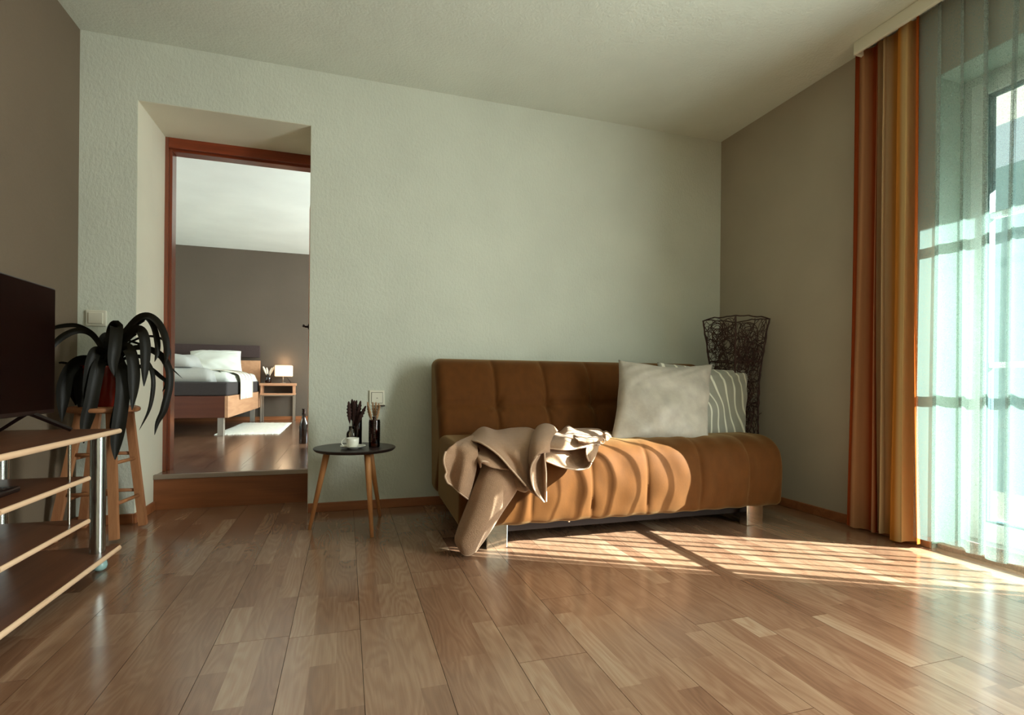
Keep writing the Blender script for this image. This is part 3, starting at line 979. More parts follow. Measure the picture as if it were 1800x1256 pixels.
# inner curl between skirt and diagonal flap
cloth('inner_fold', [
    [(470, 190, YS + .06), (540, 220, YS + .03), (640, 290, YS - .0), (730, 360, YS - .02)],
    [(500, 250, YS + .01), (560, 290, YS - .04), (640, 350, YS - .06), (720, 395, YS - .05)],
    [(470, 290, YS - .03), (530, 350, YS - .075), (620, 395, YS - .08), (740, 410, YS - .05)],
    [(505, 390, YS - .04), (510, 345, YS - .085), (560, 345, YS - .085), (610, 390, YS - .06)],
], 30, 34, .006, ('bottom',))
# broad upper sheet whose diagonal edge runs to the pointed tip
cloth('upper_sheet', [
    [(405, 140, YS + .34), (520, 52, YS + .42), (640, 78, YS + .42), (770, 60, YS + .40), (900, 56, YS + .42), (965, 75, YS + .40)],
    [(400, 155, YS + .20), (540, 85, YS + .24), (660, 110, YS + .22), (780, 95, YS + .24), (880, 90, YS + .24), (950, 110, YS + .22)],
    [(440, 165, YS + .05), (560, 140, YS + .08), (680, 165, YS + .05), (790, 165, YS + .07), (880, 170, YS + .05), (940, 190, YS + .04)],
    [(520, 190, YS - .04), (610, 215, YS - .05), (700, 250, YS - .03), (800, 270, YS - .05), (870, 290, YS - .03), (930, 300, YS - .02)],
    [(650, 280, YS - .085), (720, 330, YS - .08), (790, 370, YS - .06), (860, 390, YS - .07), (900, 400, YS - .05), (935, 410, YS - .04)],
    [(760, 400, YS - .095), (810, 450, YS - .08), (860, 490, YS - .07), (900, 510, YS - .07), (930, 520, YS - .06), (950, 530, YS - .05)],
    [(890, 545, YS - .09), (920, 580, YS - .08), (950, 610, YS - .07), (975, 630, YS - .07), (990, 640, YS - .06), (1005, 650, YS - .06)],
], 60, 60, .007, ('left',))
# small hidden fold under the diagonal
cloth('under_fold', [
    [(780, 450, YS - .03), (850, 500, YS - .035), (900, 540, YS - .03)],
    [(800, 540, YS - .03), (850, 560, YS - .05), (905, 565, YS - .04)],
    [(820, 578, YS - .03), (880, 596, YS - .05), (908, 582, YS - .03)],
], 14, 14, .006, ('bottom',))
# rolled fold: dome on the seat edge running down into the pointed flap
cloth('rolled_fold', [
    [(960, 90, YS + .26), (1000, 40, YS + .30), (1060, 22, YS + .32), (1120, 40, YS + .30), (1160, 85, YS + .26)],
    [(940, 150, YS + .06), (985, 95, YS + .10), (1045, 75, YS + .11), (1100, 85, YS + .10), (1135, 110, YS + .08)],
    [(925, 230, YS - .03), (970, 180, YS - .06), (1030, 160, YS - .06), (1075, 165, YS - .05), (1095, 180, YS - .03)],
    [(918, 330, YS - .05), (950, 280, YS - .105), (1010, 245, YS - .115), (1060, 240, YS - .10), (1090, 250, YS - .06)],
    [(925, 400, YS - .06), (945, 340, YS - .12), (985, 290, YS - .13), (1030, 268, YS - .11), (1085, 262, YS - .06)],
], 40, 34, .007, ())
cloth('pointed_flap', [
    [(985, 292, YS - .13), (1010, 280, YS - .09), (1035, 268, YS - .075), (1048, 265, YS - .095)],
    [(940, 370, YS - .125), (985, 360, YS - .06), (1030, 350, YS - .05), (1052, 340, YS - .10)],
    [(930, 450, YS - .12), (985, 450, YS - .055), (1035, 450, YS - .05), (1060, 440, YS - .10)],
    [(945, 540, YS - .11), (990, 540, YS - .06), (1035, 540, YS - .055), (1060, 540, YS - .095)],
    [(985, 620, YS - .095), (1015, 620, YS - .065), (1040, 620, YS - .06), (1062, 620, YS - .085)],
    [(1045, 685, YS - .08), (1050, 687, YS - .075), (1056, 687, YS - .075), (1062, 682, YS - .078)],
], 44, 24, .007, ('left', 'right'))
# sunlit right part: gathered pleats on the seat edge
cloth('gathered_pleats', [
    [(1110, 110, YS + .30), (1180, 90, YS + .34), (1245, 42, YS + .36), (1300, 62, YS + .34), (1400, 62, YS + .34), (1500, 66, YS + .34), (1535, 80, YS + .32)],
    [(1120, 120, YS + .16), (1200, 115, YS + .18), (1260, 70, YS + .22), (1320, 92, YS + .18), (1410, 92, YS + .19), (1500, 92, YS + .2), (1540, 110, YS + .19)],
    [(1110, 150, YS + .06), (1200, 140, YS + .05), (1275, 110, YS + .10), (1330, 120, YS + .05), (1420, 118, YS + .08), (1500, 120, YS + .1), (1535, 130, YS + .1)],
    [(1090, 175, YS - .01), (1200, 175, YS - .02), (1290, 150, YS + .03), (1350, 150, YS - .01), (1430, 145, YS + .01), (1490, 150, YS + .03), (1530, 155, YS + .05)],
    [(1085, 205, YS - .04), (1200, 215, YS - .06), (1300, 200, YS - .03), (1370, 185, YS - .05), (1440, 175, YS - .03), (1490, 178, YS - .01), (1525, 185, YS + .01)],
    [(1085, 228, YS - .045), (1200, 240, YS - .07), (1300, 235, YS - .06), (1370, 222, YS - .07), (1440, 205, YS - .06), (1485, 200, YS - .04), (1518, 200, YS - .02)],
], 44, 70, .007, ('bottom',))
cloth('pleat_roll', [
    [(1300, 140, YS + .02), (1380, 150, YS - .0), (1440, 138, YS + .0), (1540, 120, YS + .04)],
    [(1330, 165, YS - .05), (1390, 172, YS - .07), (1450, 160, YS - .07), (1545, 140, YS - .0)],
    [(1340, 182, YS - .05), (1400, 188, YS - .075), (1460, 176, YS - .07), (1540, 165, YS - .0)],
], 14, 30, .006, ())
# hanging loop with the open shadowed mouth
cloth('hanging_loop', [
    [(1060, 250, YS - .03), (1160, 235, YS - .02), (1280, 235, YS - .01), (1380, 225, YS - .01), (1430, 215, YS - .02), (1500, 200, YS - .06)],
    [(1055, 290, YS - .05), (1160, 290, YS - .055), (1270, 300, YS - .03), (1370, 310, YS - .02), (1420, 300, YS - .04), (1480, 265, YS - .09)],
    [(1055, 320, YS - .06), (1160, 345, YS - .075), (1270, 360, YS - .05), (1370, 365, YS - .04), (1425, 350, YS - .065), (1455, 320, YS - .10)],
    [(1060, 335, YS - .065), (1160, 375, YS - .085), (1260, 402, YS - .085), (1350, 410, YS - .085), (1415, 395, YS - .095), (1445, 355, YS - .105)],
], 30, 60, .007, ('bottom',))
cloth('mouth_fold', [
    [(1510, 205, YS - .05), (1440, 208, YS - .07), (1408, 225, YS - .085)],
    [(1500, 240, YS - .075), (1450, 245, YS - .10), (1405, 260, YS - .105)],
    [(1480, 290, YS - .09), (1455, 300, YS - .115), (1410, 300, YS - .115)],
    [(1452, 345, YS - .10), (1445, 345, YS - .115), (1428, 340, YS - .115)],
], 22, 18, .006, ('right',))
loop = MB(); pts = []
for k in range(25):
    a = 2 * PI * k / 24
    pts.append(z(1538 + 20 * math.cos(a), 165 + 24 * math.sin(a), YS + .02))
loop.tube(pts, .003, 6, False); loop.build('yarn_loop', M['stitch'], bl, True)
cloth('far_corner', [
    [(1540, 90, YS + .28), (1575, 85, YS + .26), (1612, 110, YS + .25), (1622, 135, YS + .24)],
    [(1545, 120, YS + .2), (1570, 115, YS + .16), (1600, 130, YS + .16), (1615, 150, YS + .18)],
    [(1545, 160, YS + .18), (1565, 165, YS + .12), (1590, 165, YS + .13), (1605, 162, YS + .17)],
], 14, 16, .005, ())

# ------------------------------------------------------------------ twig floor lamp in the corner
lc = Vector((2.365, 2.765, 0))
lamp = thing('twig_lamp', 'tall dark woven twig floor lamp flaring towards its open top', 'floor lamp', lc)
VIEW = math.atan2(-lc.y, -lc.x)


def lamp_r(zz):                        # half diagonal
    return .142 + max(0, (zz - .78) / .37) ** 1.1 * .052 if zz > .78 else .140 + .004 * math.sin(zz * 9)


LT = 1.150


def lamp_corner(k, zz):
    a = VIEW + k * PI / 2
    r = lamp_r(zz)
    return Vector((lc.x + r * math.cos(a), lc.y + r * math.sin(a), zz))


def face_pt(k, u, zz, off=0.0):
    a, b_ = lamp_corner(k, zz), lamp_corner(k + 1, zz)
    p = a.lerp(b_, u)
    n = ((a + b_) / 2 - Vector((lc.x, lc.y, zz))).normalized()
    return p + n * off


lr = random.Random(3)
for k in range(4):
    mb = MB()
    for strand in range(2):
        pts = []
        for i in range(40):
            zz = .0 + LT * i / 39
            p = lamp_corner(k, zz)
            p = p + Vector((lr.uniform(-.003, .003), lr.uniform(-.003, .003), 0))
            pts.append(p)
        mb.tube(pts, [.0042 * (1 + .25 * lr.random()) for _ in pts], 6)
    mb.build('corner_post', M['twig'], lamp, True)
for zz in (.02, .40, .62, .88, LT):
    mb = MB(); pts = []
    for k in range(4):
        for i in range(8):
            pts.append(face_pt(k, i / 8, zz + lr.uniform(-.004, .004) + (.006 * math.sin(i / 8 * PI) if zz == LT else 0)))
    pts.append(pts[0])
    mb.tube(pts, .004, 6, False)
    mb.build('ring', M['twig'], lamp, True)
for k in range(4):
    mb = MB()
    for i in range(8):
        # wandering vines
        u, zz = lr.random(), lr.random() * LT
        pts = []; du, dz_ = lr.uniform(-1, 1), lr.uniform(-1, 1)
        for s in range(70):
            an = math.atan2(dz_, du) + lr.uniform(-.75, .75)
            du, dz_ = math.cos(an), math.sin(an)
            u += du * .085; zz += dz_ * .02
            if u < .02 or u > .98: du = -du; u = min(max(u, .02), .98)
            if zz < .02 or zz > LT - .005: dz_ = -dz_; zz = min(max(zz, .02), LT - .005)
            pts.append(face_pt(k, u, zz, lr.uniform(-.004, .004)))
        mb.tube(pts, .0019, 5)
    for i in range(70):
        u, zz = lr.uniform(.15, .85), lr.uniform(.06, LT - .05)
        ru, rz = lr.uniform(.12, .34), lr.uniform(.025, .07)
        a0, sp = lr.uniform(0, 6.3), lr.uniform(2.5, 7.0)
        pts = []
        for s in range(16):
            a = a0 + sp * s / 15
            uu = min(max(u + ru * math.cos(a) * (1 - .3 * s / 15), .01), .99); z2 = min(max(zz + rz * math.sin(a), .01), LT)
            pts.append(face_pt(k, uu, z2, .003 * math.sin(3 * a)))
        mb.tube(pts, lr.uniform(.0016, .0028), 5)
    w = mb.build('twig_weave', M['twig'], lamp, True); w['kind'] = 'stuff'
p = lamp_corner(2, .58)
MB().tube([at(1334, 728, Y=2.75), at(1339, 725, Y=2.74), at(1344, 716, Y=2.73)], [.0025, .002, .001], 5).build('stray_twig', M['twig'], lamp, True)

# ------------------------------------------------------------------ curtains
box = struct('trim_1', MB().bbox(2.435, 2.452, -2.1, 2.019, 2.408, ZC, .003, 1).box(2.452, XR, 2.004, 2.019, 2.408, ZC), M['smooth_white'],
             'white ceiling valance board above the curtains')


def drape(name, y0, y1, xc, n_folds, amp_x, over, z0, z1, nu, nz, parent, mat_, seed, flare=0.15, th=None, zwave=.0):
    """hanging cloth; folds double back so that layers overlap"""
    r_ = random.Random(seed)
    ph = [r_.uniform(0, 6.28) for _ in range(6)]
    W = y1 - y0
    b0 = over * W / n_folds / (2 * PI)
    V = []; UV = []
    for i in range(nu):
        s = i / (nu - 1)
        for j in range(nz):
            t_ = j / (nz - 1)                   # 0 top .. 1 bottom
            sw = s + (.35 / n_folds) * math.sin(2 * PI * s * n_folds * .37 + ph[0]) + (.12 / n_folds) * math.sin(2 * PI * s * n_folds * .9 + ph[1] + 1.2 * t_)
            A = 2 * PI * n_folds * sw
            k = .75 + .25 * t_
            y = y0 + W * s + b0 * k * math.sin(A) + flare * .0 + .006 * math.sin(5 * t_ + 9 * s + ph[2]) * t_
            yc = (y0 + y1) / 2
            y = yc + (y - yc) * (1 + flare * t_ ** 1.5)
            x = xc + amp_x * (.7 + .3 * t_) * math.cos(A + .5 * math.sin(2 * t_ + ph[3])) + .006 * math.sin(A * .5 + ph[4]) * t_
            zz = z1 + (z0 - z1) * t_ + zwave * math.sin(s * 11 + ph[5]) * t_
            V.append((x, y, zz)); UV.append((s, 1 - t_))
    return mesh(name, V, grid_faces(nu, nz), mat_, parent, True, uv=UV)


cu = thing('striped_curtain', 'heavy curtain striped in orange, gold and cream hanging gathered by the window', 'curtain', (2.5, 1.9, 0.01))
c = drape('curtain_cloth', 2.045, 1.745, 2.497, 4.5, .030, 1.25, .016, 2.44, 240, 40, cu, M['stripe'], 4, .10, zwave=.006)
sh = thing('sheer_curtain', 'white sheer voile curtain hanging in folds before the balcony door', 'curtain', (2.5, 1.3, 0.03))
plan = []                                        # (y, x, pleat id): the top view of the cloth
XS = 2.500
pleats = [(1.655, .018, 1), (1.560, .014, 1), (1.480, .014, 2), (1.385, .012, 2), (1.318, .006, 1), (1.235, .016, 2), (1.140, .034, 2), (1.086, .040, 2),
          (1.022, .034, 2), (0.932, .050, 3), (0.865, .08, 3), (0.79, .09, 3), (0.725, .06, 2)]
plan.append((1.750, XS + .012, 0)); plan.append((1.738, XS - .008, 0))
for k, (py_, w_, n_) in enumerate(pleats):
    prev_y = plan[-1][0]
    plan.append(((prev_y + py_ + w_ / 2) / 2, XS - .016 + .006 * math.sin(k * 2.1), k))
    xx = XS - .010
    for q in range(n_):
        plan.append((py_ - w_ / 2, xx, k)); xx += .007
        plan.append((py_ + w_ / 2, xx, k)); xx += .007
    plan.append((py_ - w_ / 2, xx - .004, k))
plan.append((0.66, XS, len(pleats)))
NS, NZ = 900, 26
PP = cr([(p[0], p[1]) for p in plan], NS)
ids = np.interp(np.linspace(0, len(plan) - 1, NS), range(len(plan)), [p[2] for p in plan])
V = []; UV = []
for i_ in range(NS):
    for j_ in range(NZ):
        t_ = j_ / (NZ - 1)
        k = ids[i_]
        yy = PP[i_][0] + (.016 * math.sin(k * 2.7 + .4) * (t_ - .6) + .006 * math.sin(3 * t_ + k * 1.9)) * min(1, i_ / 60)
        xx = XS + (PP[i_][1] - XS) * (.75 + .35 * t_) + .004 * math.sin(5 * t_ + k)
        V.append((xx, yy, 2.44 + (.048 + .010 * math.sin(k * 1.7) - 2.44) * t_)); UV.append((i_ / NS, t_))
mesh('sheer_cloth', V, grid_faces(NS, NZ), M['sheer'], sh, True, uv=UV)

# ------------------------------------------------------------------ television stand and television
TX0, TX1 = -1.262, -0.860
ts = thing('tv_stand', 'low open beech television stand with chrome posts on casters', 'tv stand', (-1.06, 1.965, 0))


def shelf(name, y0, y1, ztop, th, rear=TX0):
    o = MB().bbox(rear, TX1 - .004, y0, y1, ztop - th, ztop, .003, 1).build(name, M['beech_top'], ts)
    mb = MB()
    n = 7
    V = []
    for yy in (y0, y1):
        for k in range(n):
            a = -PI / 2 + PI * k / (n - 1)
            V.append((TX1 - .004 + th * .5 * math.cos(a) * .8, yy, ztop - th / 2 + th / 2 * math.sin(a)))
    Fc = [(k, k + 1, n + k + 1, n + k) for k in range(n - 1)] + [tuple(range(n - 1, -1, -1)), tuple(range(n, 2 * n)), (0, n, 2 * n - 1, n - 1)]
    e = mesh('edge_strip', V, Fc, M['beech'], o, True)
    auto_smooth(e, 50)
    return o


shelf('top_board', 1.44, 2.485, .540, .019)
shelf('upper_shelf', 1.715, 2.222, .395, .016, -1.20)
shelf('lower_shelf', 1.715, 2.222, .244, .016, -1.20)
shelf('base_board', 1.44, 2.492, .070, .019)
for yy in (1.52, 2.408):
    for xx in (-.907, -1.21):
        pp = MB().lathe([(.0255, .070), (.0255, .521)], (xx, yy, 0), 28).build('post', M['chrome'], ts, True)
        auto_smooth(pp)
        MB().lathe([(.0, .0), (.012, .001), (.022, .008), (.025, .02), (.022, .036), (.010, .044), (.008, .051)], (xx + .008, yy, 0), 18).build('caster', M['clear_plastic'], ts, True)
for yy in (2.135,):
    for xx in (-.885, -1.18):
        auto_smooth(MB().lathe([(.0048, .244), (.0048, .521)], (xx, yy, 0), 12).build('rod', M['polished'], ts, True))
MB().bbox(-1.2, -.872, 1.698, 1.714, .070, .521, .002, 1).build('divider', M['beech'], ts)

TVX, TVY0, TVY1, TVZ0, TVZ1 = -1.085, 1.605, 2.497, .604, 1.088
tv = thing('television', 'black flat screen television standing on the beech stand', 'television', (TVX, 2.05, .54))
MB().bbox(TVX - .035, TVX, TVY0, TVY1, TVZ0, TVZ1, .004, 2).build('housing', M['black_plastic'], tv)
MB().box(TVX, TVX + .0015, TVY0 + .006, TVY1 - .006, TVZ0 + .016, TVZ1 - .006).build('screen', M['screen'], tv)
MB().bbox(TVX - .09, TVX - .034, TVY0 + .15, TVY1 - .15, TVZ0 + .02, TVZ0 + .28, .01, 2).build('rear_bulge', M['black_plastic'], tv)
for yy in (1.75, 2.36):
    mb = MB()
    mb.bar((TVX - .018, yy, TVZ0 + .01), (TVX + .10, yy + (.03 if yy > 2 else -.03), .5455), .012, .018, .010, .012)
    mb.bar((TVX - .018, yy, TVZ0 + .01), (TVX - .12, yy + (.03 if yy > 2 else -.03), .5455), .012, .018, .010, .012)
    mb.build('foot', M['black_plastic'], tv)
rm = thing('remote_control', 'small black remote control lying on the upper shelf of the stand', 'remote', (-.97, 1.90, .395))
MB().bbox(-1.02, -.94, 1.80, 1.975, .395, .413, .006, 2).build('body', M['black_plastic'], rm)
mb = MB()
for a in range(3):
    for b2 in range(6):
        mb.bbox(-1.007 + a * .021, -.995 + a * .021, 1.82 + b2 * .023, 1.832 + b2 * .023, .412, .415, .001, 1)
kb = mb.build('keys', M['switch_dark'], rm)

# ------------------------------------------------------------------ stool with the plant
st_c = Vector((-1.09, 2.93, 0))
stool = thing('stool', 'tall pine stool with round seat and double rungs, carrying the plant', 'stool', st_c)
auto_smooth(MB().lathe([(.0, .581), (.128, .581), (.139, .586), (.142, .595), (.139, .604), (.128, .609), (.0, .609)], (st_c.x + .008, st_c.y, 0), 48).build('seat', M['stool_wood_x'], stool, True))
feet = {(1, -1): (-.990, 2.800), (1, 1): (-.958, 3.055), (-1, -1): (-1.238, 2.830), (-1, 1): (-1.225, 3.085)}
tops = {(1, -1): (-1.030, 2.862), (1, 1): (-1.000, 2.985), (-1, -1): (-1.150, 2.872), (-1, 1): (-1.135, 2.995)}


def leg_pt(k, zz):
    f, tp = feet[k], tops[k]
    u = zz / .581
    return Vector((f[0] + (tp[0] - f[0]) * u, f[1] + (tp[1] - f[1]) * u, zz))


for k in feet:
    MB().bar(leg_pt(k, .012), leg_pt(k, .583), .034, .026, .034, .026).build('leg', M['stool_wood'], stool)
for (a, b2), zs in ((((1, -1), (1, 1)), (.35, .165)), (((-1, 1), (1, 1)), (.376, .191)), (((-1, -1), (-1, 1)), (.372, .184)), (((-1, -1), (1, -1)), (.392, .215))):
    for zz in zs:
        MB().tube([leg_pt(a, zz), leg_pt(b2, zz)], .0085, 12).build('rung', M['stool_wood_x'], stool, True)

pc = Vector((-1.078, 2.925, .609))
pot = thing('plant_pot', 'small red glazed plant pot standing on the stool', 'plant pot', pc)
auto_smooth(MB().lathe([(.0, .0), (.062, .0), (.066, .006), (.088, .172), (.092, .176), (.092, .188), (.086, .19), (.083, .17), (.0, .168)], pc, 40, False).build('pot', M['pot'], pot, True), 50)
MB().lathe([(.0, .171), (.084, .170)], pc, 28, False).build('soil', M['soil'], pot)
plant = thing('potted_plant', 'dark strap leaved plant with long arching leaves above the stool', 'plant', pc + Vector((0, 0, .17)))
PS = 5.233


def lz(x, y, Y):
    return at(80 + x / PS, 540 + y / PS, Y=Y)


LEAVES = [
    # (control points: crop px and depth), width in m, tilt
    ([(610, 570, 2.93), (590, 400, 2.93), (610, 230, 2.90), (645, 168, 2.86), (655, 200, 2.82), (640, 360, 2.79), (622, 520, 2.785), (640, 640, 2.79)], .050, .25),
    ([(640, 560, 2.92), (660, 500, 2.86), (700, 560, 2.81), (715, 720, 2.79), (700, 900, 2.785), (675, 1080, 2.78), (650, 1260, 2.78), (640, 1400, 2.78)], .055, .2),
    ([(640, 540, 2.93), (680, 300, 2.93), (760, 190, 2.92), (860, 95, 2.90), (955, 80, 2.88), (1045, 150, 2.87), (1105, 290, 2.86), (1115, 430, 2.86), (1100, 520, 2.86)], .042, .75),
    ([(645, 540, 2.94), (690, 330, 2.94), (760, 215, 2.93), (870, 125, 2.91), (940, 100, 2.89), (1000, 190, 2.87), (1030, 330, 2.86), (1025, 430, 2.86), (1003, 500, 2.86)], .030, .6),
    ([(650, 545, 2.92), (690, 360, 2.90), (760, 260, 2.87), (835, 205, 2.84), (890, 230, 2.82), (918, 350, 2.81), (915, 560, 2.80), (905, 725, 2.80)], .045, .35),
    ([(640, 550, 2.91), (680, 420, 2.87), (735, 365, 2.83), (785, 420, 2.80), (812, 560, 2.79), (812, 740, 2.785), (795, 945, 2.78)], .048, .25),
    ([(650, 540, 2.94), (720, 420, 2.93), (840, 368, 2.91), (960, 385, 2.90), (1070, 450, 2.88), (1135, 570, 2.87), (1140, 720, 2.865), (1105, 880, 2.86), (1080, 965, 2.86), (1030, 1060, 2.86), (1003, 1172, 2.86)], .034, .4),
    ([(650, 545, 2.92), (700, 485, 2.91), (800, 450, 2.88), (890, 460, 2.86), (960, 540, 2.84), (990, 650, 2.83), (985, 790, 2.83), (950, 950, 2.83), (862, 1128, 2.83)], .020, .4),
    ([(660, 560, 2.95), (740, 545, 2.95), (860, 542, 2.94), (960, 560, 2.92), (1050, 630, 2.91), (1110, 690, 2.90), (1075, 775, 2.90)], .022, .5),
    ([(650, 540, 2.96), (720, 370, 2.96), (830, 295, 2.95), (930, 266, 2.95), (1020, 272, 2.94), (1100, 310, 2.93), (1145, 400, 2.93), (1148, 520, 2.93)], .012, .4),
    ([(640, 540, 2.96), (690, 290, 2.96), (780, 310, 2.95), (900, 350, 2.94), (1020, 410, 2.93), (1140, 540, 2.92), (1262, 655, 2.91)], .012, .4),
    ([(600, 550, 2.94), (530, 400, 2.94), (450, 260, 2.94), (350, 190, 2.93), (250, 163, 2.92), (100, 182, 2.91), (20, 230, 2.9)], .022, .5),
    ([(590, 550, 2.92), (520, 380, 2.91), (430, 250, 2.90), (320, 212, 2.88), (200, 245, 2.86), (95, 325, 2.85), (30, 430, 2.84)], .032, .55),
    ([(600, 560, 2.90), (540, 440, 2.86), (470, 400, 2.82), (425, 500, 2.80), (405, 660, 2.79), (395, 820, 2.79), (400, 930, 2.79)], .046, .25),
    ([(570, 560, 2.93), (450, 500, 2.91), (340, 490, 2.89), (240, 560, 2.86), (180, 700, 2.84), (160, 860, 2.83), (150, 1050, 2.83)], .055, .3),
    ([(580, 560, 2.95), (480, 520, 2.96), (370, 520, 2.96), (290, 580, 2.96), (260, 720, 2.95), (280, 900, 2.95)], .060, .2),
    ([(580, 560, 2.95), (420, 505, 2.96), (350, 488, 2.97), (260, 520, 2.97), (150, 508, 2.97), (70, 518, 2.97)], .012, .4),
    ([(600, 560, 2.90), (550, 470, 2.85), (490, 540, 2.81), (450, 720, 2.79), (415, 900, 2.785), (370, 1080, 2.785), (350, 1250, 2.79)], .052, .2),
    ([(620, 560, 2.90), (640, 440, 2.87), (690, 540, 2.83), (705, 700, 2.81), (690, 900, 2.80), (640, 1080, 2.79), (600, 1150, 2.79)], .050, .2),
    ([(620, 560, 2.94), (560, 380, 2.95), (540, 300, 2.96), (570, 270, 2.97), (600, 330, 2.99), (590, 480, 3.0)], .045, .3),
    ([(600, 560, 2.93), (520, 480, 2.90), (450, 520, 2.87), (330, 640, 2.86), (330, 820, 2.85), (340, 1000, 2.85)], .050, .2),
]
for pts, wd, tilt in LEAVES:
    P = [tuple(lz(*q)) for q in pts]
    n = 40
    C_ = cr(P, n)
    C_[0] = (pc.x + (C_[0][0] - pc.x) * .6, pc.y + (C_[0][1] - pc.y) * .6, pc.z + .165)
    V = []
    for i in range(n):
        T = C_[min(i + 1, n - 1)] - C_[max(i - 1, 0)]; T /= np.linalg.norm(T)
        vw = CAM - C_[i]; vw /= np.linalg.norm(vw)
        w_ = np.cross(T, vw); w_ /= np.linalg.norm(w_)
        nr = np.cross(w_, T)
        w_ = w_ * math.cos(tilt) + nr * math.sin(tilt); nr2 = np.cross(w_, T)
        u = i / (n - 1)
        hw = wd / 2 * min(1, .55 + 1.2 * u) * (1 - max(0, (u - .72) / .28) ** 1.8 * .93)
        for q in (-1, -.5, 0, .5, 1):
            V.append(C_[i] + w_ * hw * q - nr2 * hw * .28 * (1 - abs(q)))
    mesh('leaf', V, grid_faces(n, 5), M['leaf'], plant, True)

# ------------------------------------------------------------------ light switch and socket on the sofa wall


def wall_plate(name, label, cat, x0, x1, z0_, z1_):
    r = thing(name, label, cat, ((x0 + x1) / 2, YB, z0_))
    MB().bbox(x0, x1, YB - .010, YB, z0_, z1_, .004, 2).build('plate', M['switch'], r)
    return r


lsx = thing('light_switch', 'square white light switch between the taupe wall and doorway', 'light switch', (-1.195, YB, 1.002))
MB().bbox(-1.239, -1.151, YB - .012, YB, 1.000, 1.080, .004, 2).build('plate', M['switch'], lsx)
rk = MB().bbox(-1.226, -1.164, YB - .018, YB - .011, 1.012, 1.068, .003, 2).build('rocker', M['switch'], lsx)
so = thing('wall_socket', 'white wall socket plate behind the dried grasses on the table', 'socket', (.172, YB, .596))
MB().bbox(.129, .216, YB - .011, YB, .597, .683, .004, 2).build('plate', M['switch'], so)
MB().bbox(.140, .205, YB - .0125, YB - .010, .608, .672, .001, 1).build('gap', M['switch_dark'], so)
MB().bbox(.142, .203, YB - .016, YB - .011, .610, .670, .002, 2).build('cover_flap', M['switch'], so)
MB().bbox(.169, .177, YB - .0175, YB - .0155, .637, .6405, .001, 1).build('indicator', M['switch_dark'], so)
MB().bbox(.178, .218, YB - .030, YB - .010, .592, .599, .002, 1).build('flap_edge', M['switch_dark'], so)

# ------------------------------------------------------------------ side table and what stands on it
TC = Vector((.047, 2.765, 0)); TZ = .405
tb = thing('side_table', 'small round black topped table on three splayed wooden legs', 'side table', TC)
auto_smooth(MB().lathe([(.0, TZ - .016), (.188, TZ - .016), (.196, TZ - .010), (.200, TZ - .003), (.197, TZ), (.0, TZ)], TC, 72).build('table_top', M['black_top'], tb, True), 30)
for f, tp in (((-.166, 2.784), (-.085, 2.770)), ((.124, 2.564), (.103, 2.668)), ((.184, 2.948), (.122, 2.86))):
    MB().tube([(f[0], f[1], .0), (f[0] * .2 + tp[0] * .8, f[1] * .2 + tp[1] * .8, (TZ - .016) * .8), (tp[0], tp[1], TZ - .016)], [.0085, .015, .016], 16).build('leg', M['leg_wood'], tb, True)

sc_c = Vector((.036, 2.700, TZ))
sa = tag(MB().lathe([(.0, .0), (.026, .0), (.028, .003), (.050, .008), (.060, .014), (.0615, .0155), (.059, .0155), (.046, .0105), (.026, .006), (.0, .006)], sc_c, 48).build('saucer', M['ceramic'], None, True),
         'white saucer under the coffee cup on the black table', 'saucer')
cc = sc_c + Vector((-.002, 0, .006))
cup = thing('coffee_cup', 'white ceramic coffee cup with its handle to the doorway', 'cup', cc)
MB().lathe([(.0, .0), (.020, .0), (.022, .002), (.0285, .012), (.030, .030), (.0305, .047), (.029, .047), (.0285, .030), (.026, .012), (.0, .006)], cc, 40, False).build('cup_body', M['ceramic'], cup, True)
hp = []
for k in range(15):
    a = PI * .42 + PI * 1.16 * k / 14
    hp.append(cc + Vector((-.035 + .017 * math.cos(a), 0, .026 + .016 * math.sin(a))))
MB().tube(hp, .0027, 8).build('handle', M['ceramic'], cup, True)
MB().lathe([(.0, .041), (.0287, .041)], cc, 28, False).build('coffee', M['coffee'], cup)


def grasses(name, label, base, mat_, heads, rad, seed):
    r_ = random.Random(seed)
    g = thing(name, label, 'dried grass', base)
    for top, hl in heads:
        b_ = Vector(base) + Vector((r_.uniform(-.006, .006), r_.uniform(-.006, .006), .006))
        tp = Vector(top)
        mid = b_.lerp(tp, .5) + Vector((r_.uniform(-.006, .006), 0, .008))
        n = 26
        C_ = cr([tuple(b_), tuple(mid), tuple(tp)], n)
        L = np.linalg.norm(np.array(tp) - np.array(b_))
        rr = []
        for i in range(n):
            u = 1 - (1 - i / (n - 1)) * L / hl          # 0..1 along the plume
            rr.append(.0012 if u < 0 else .0012 + rad * math.sin(PI * min(1, u * .96 + .02)) ** .7 * (1 + .3 * math.sin(i * 2.9)))
        MB().tube([tuple(q) for q in C_], rr, 8).build('plume', mat_, g, True)
    return g


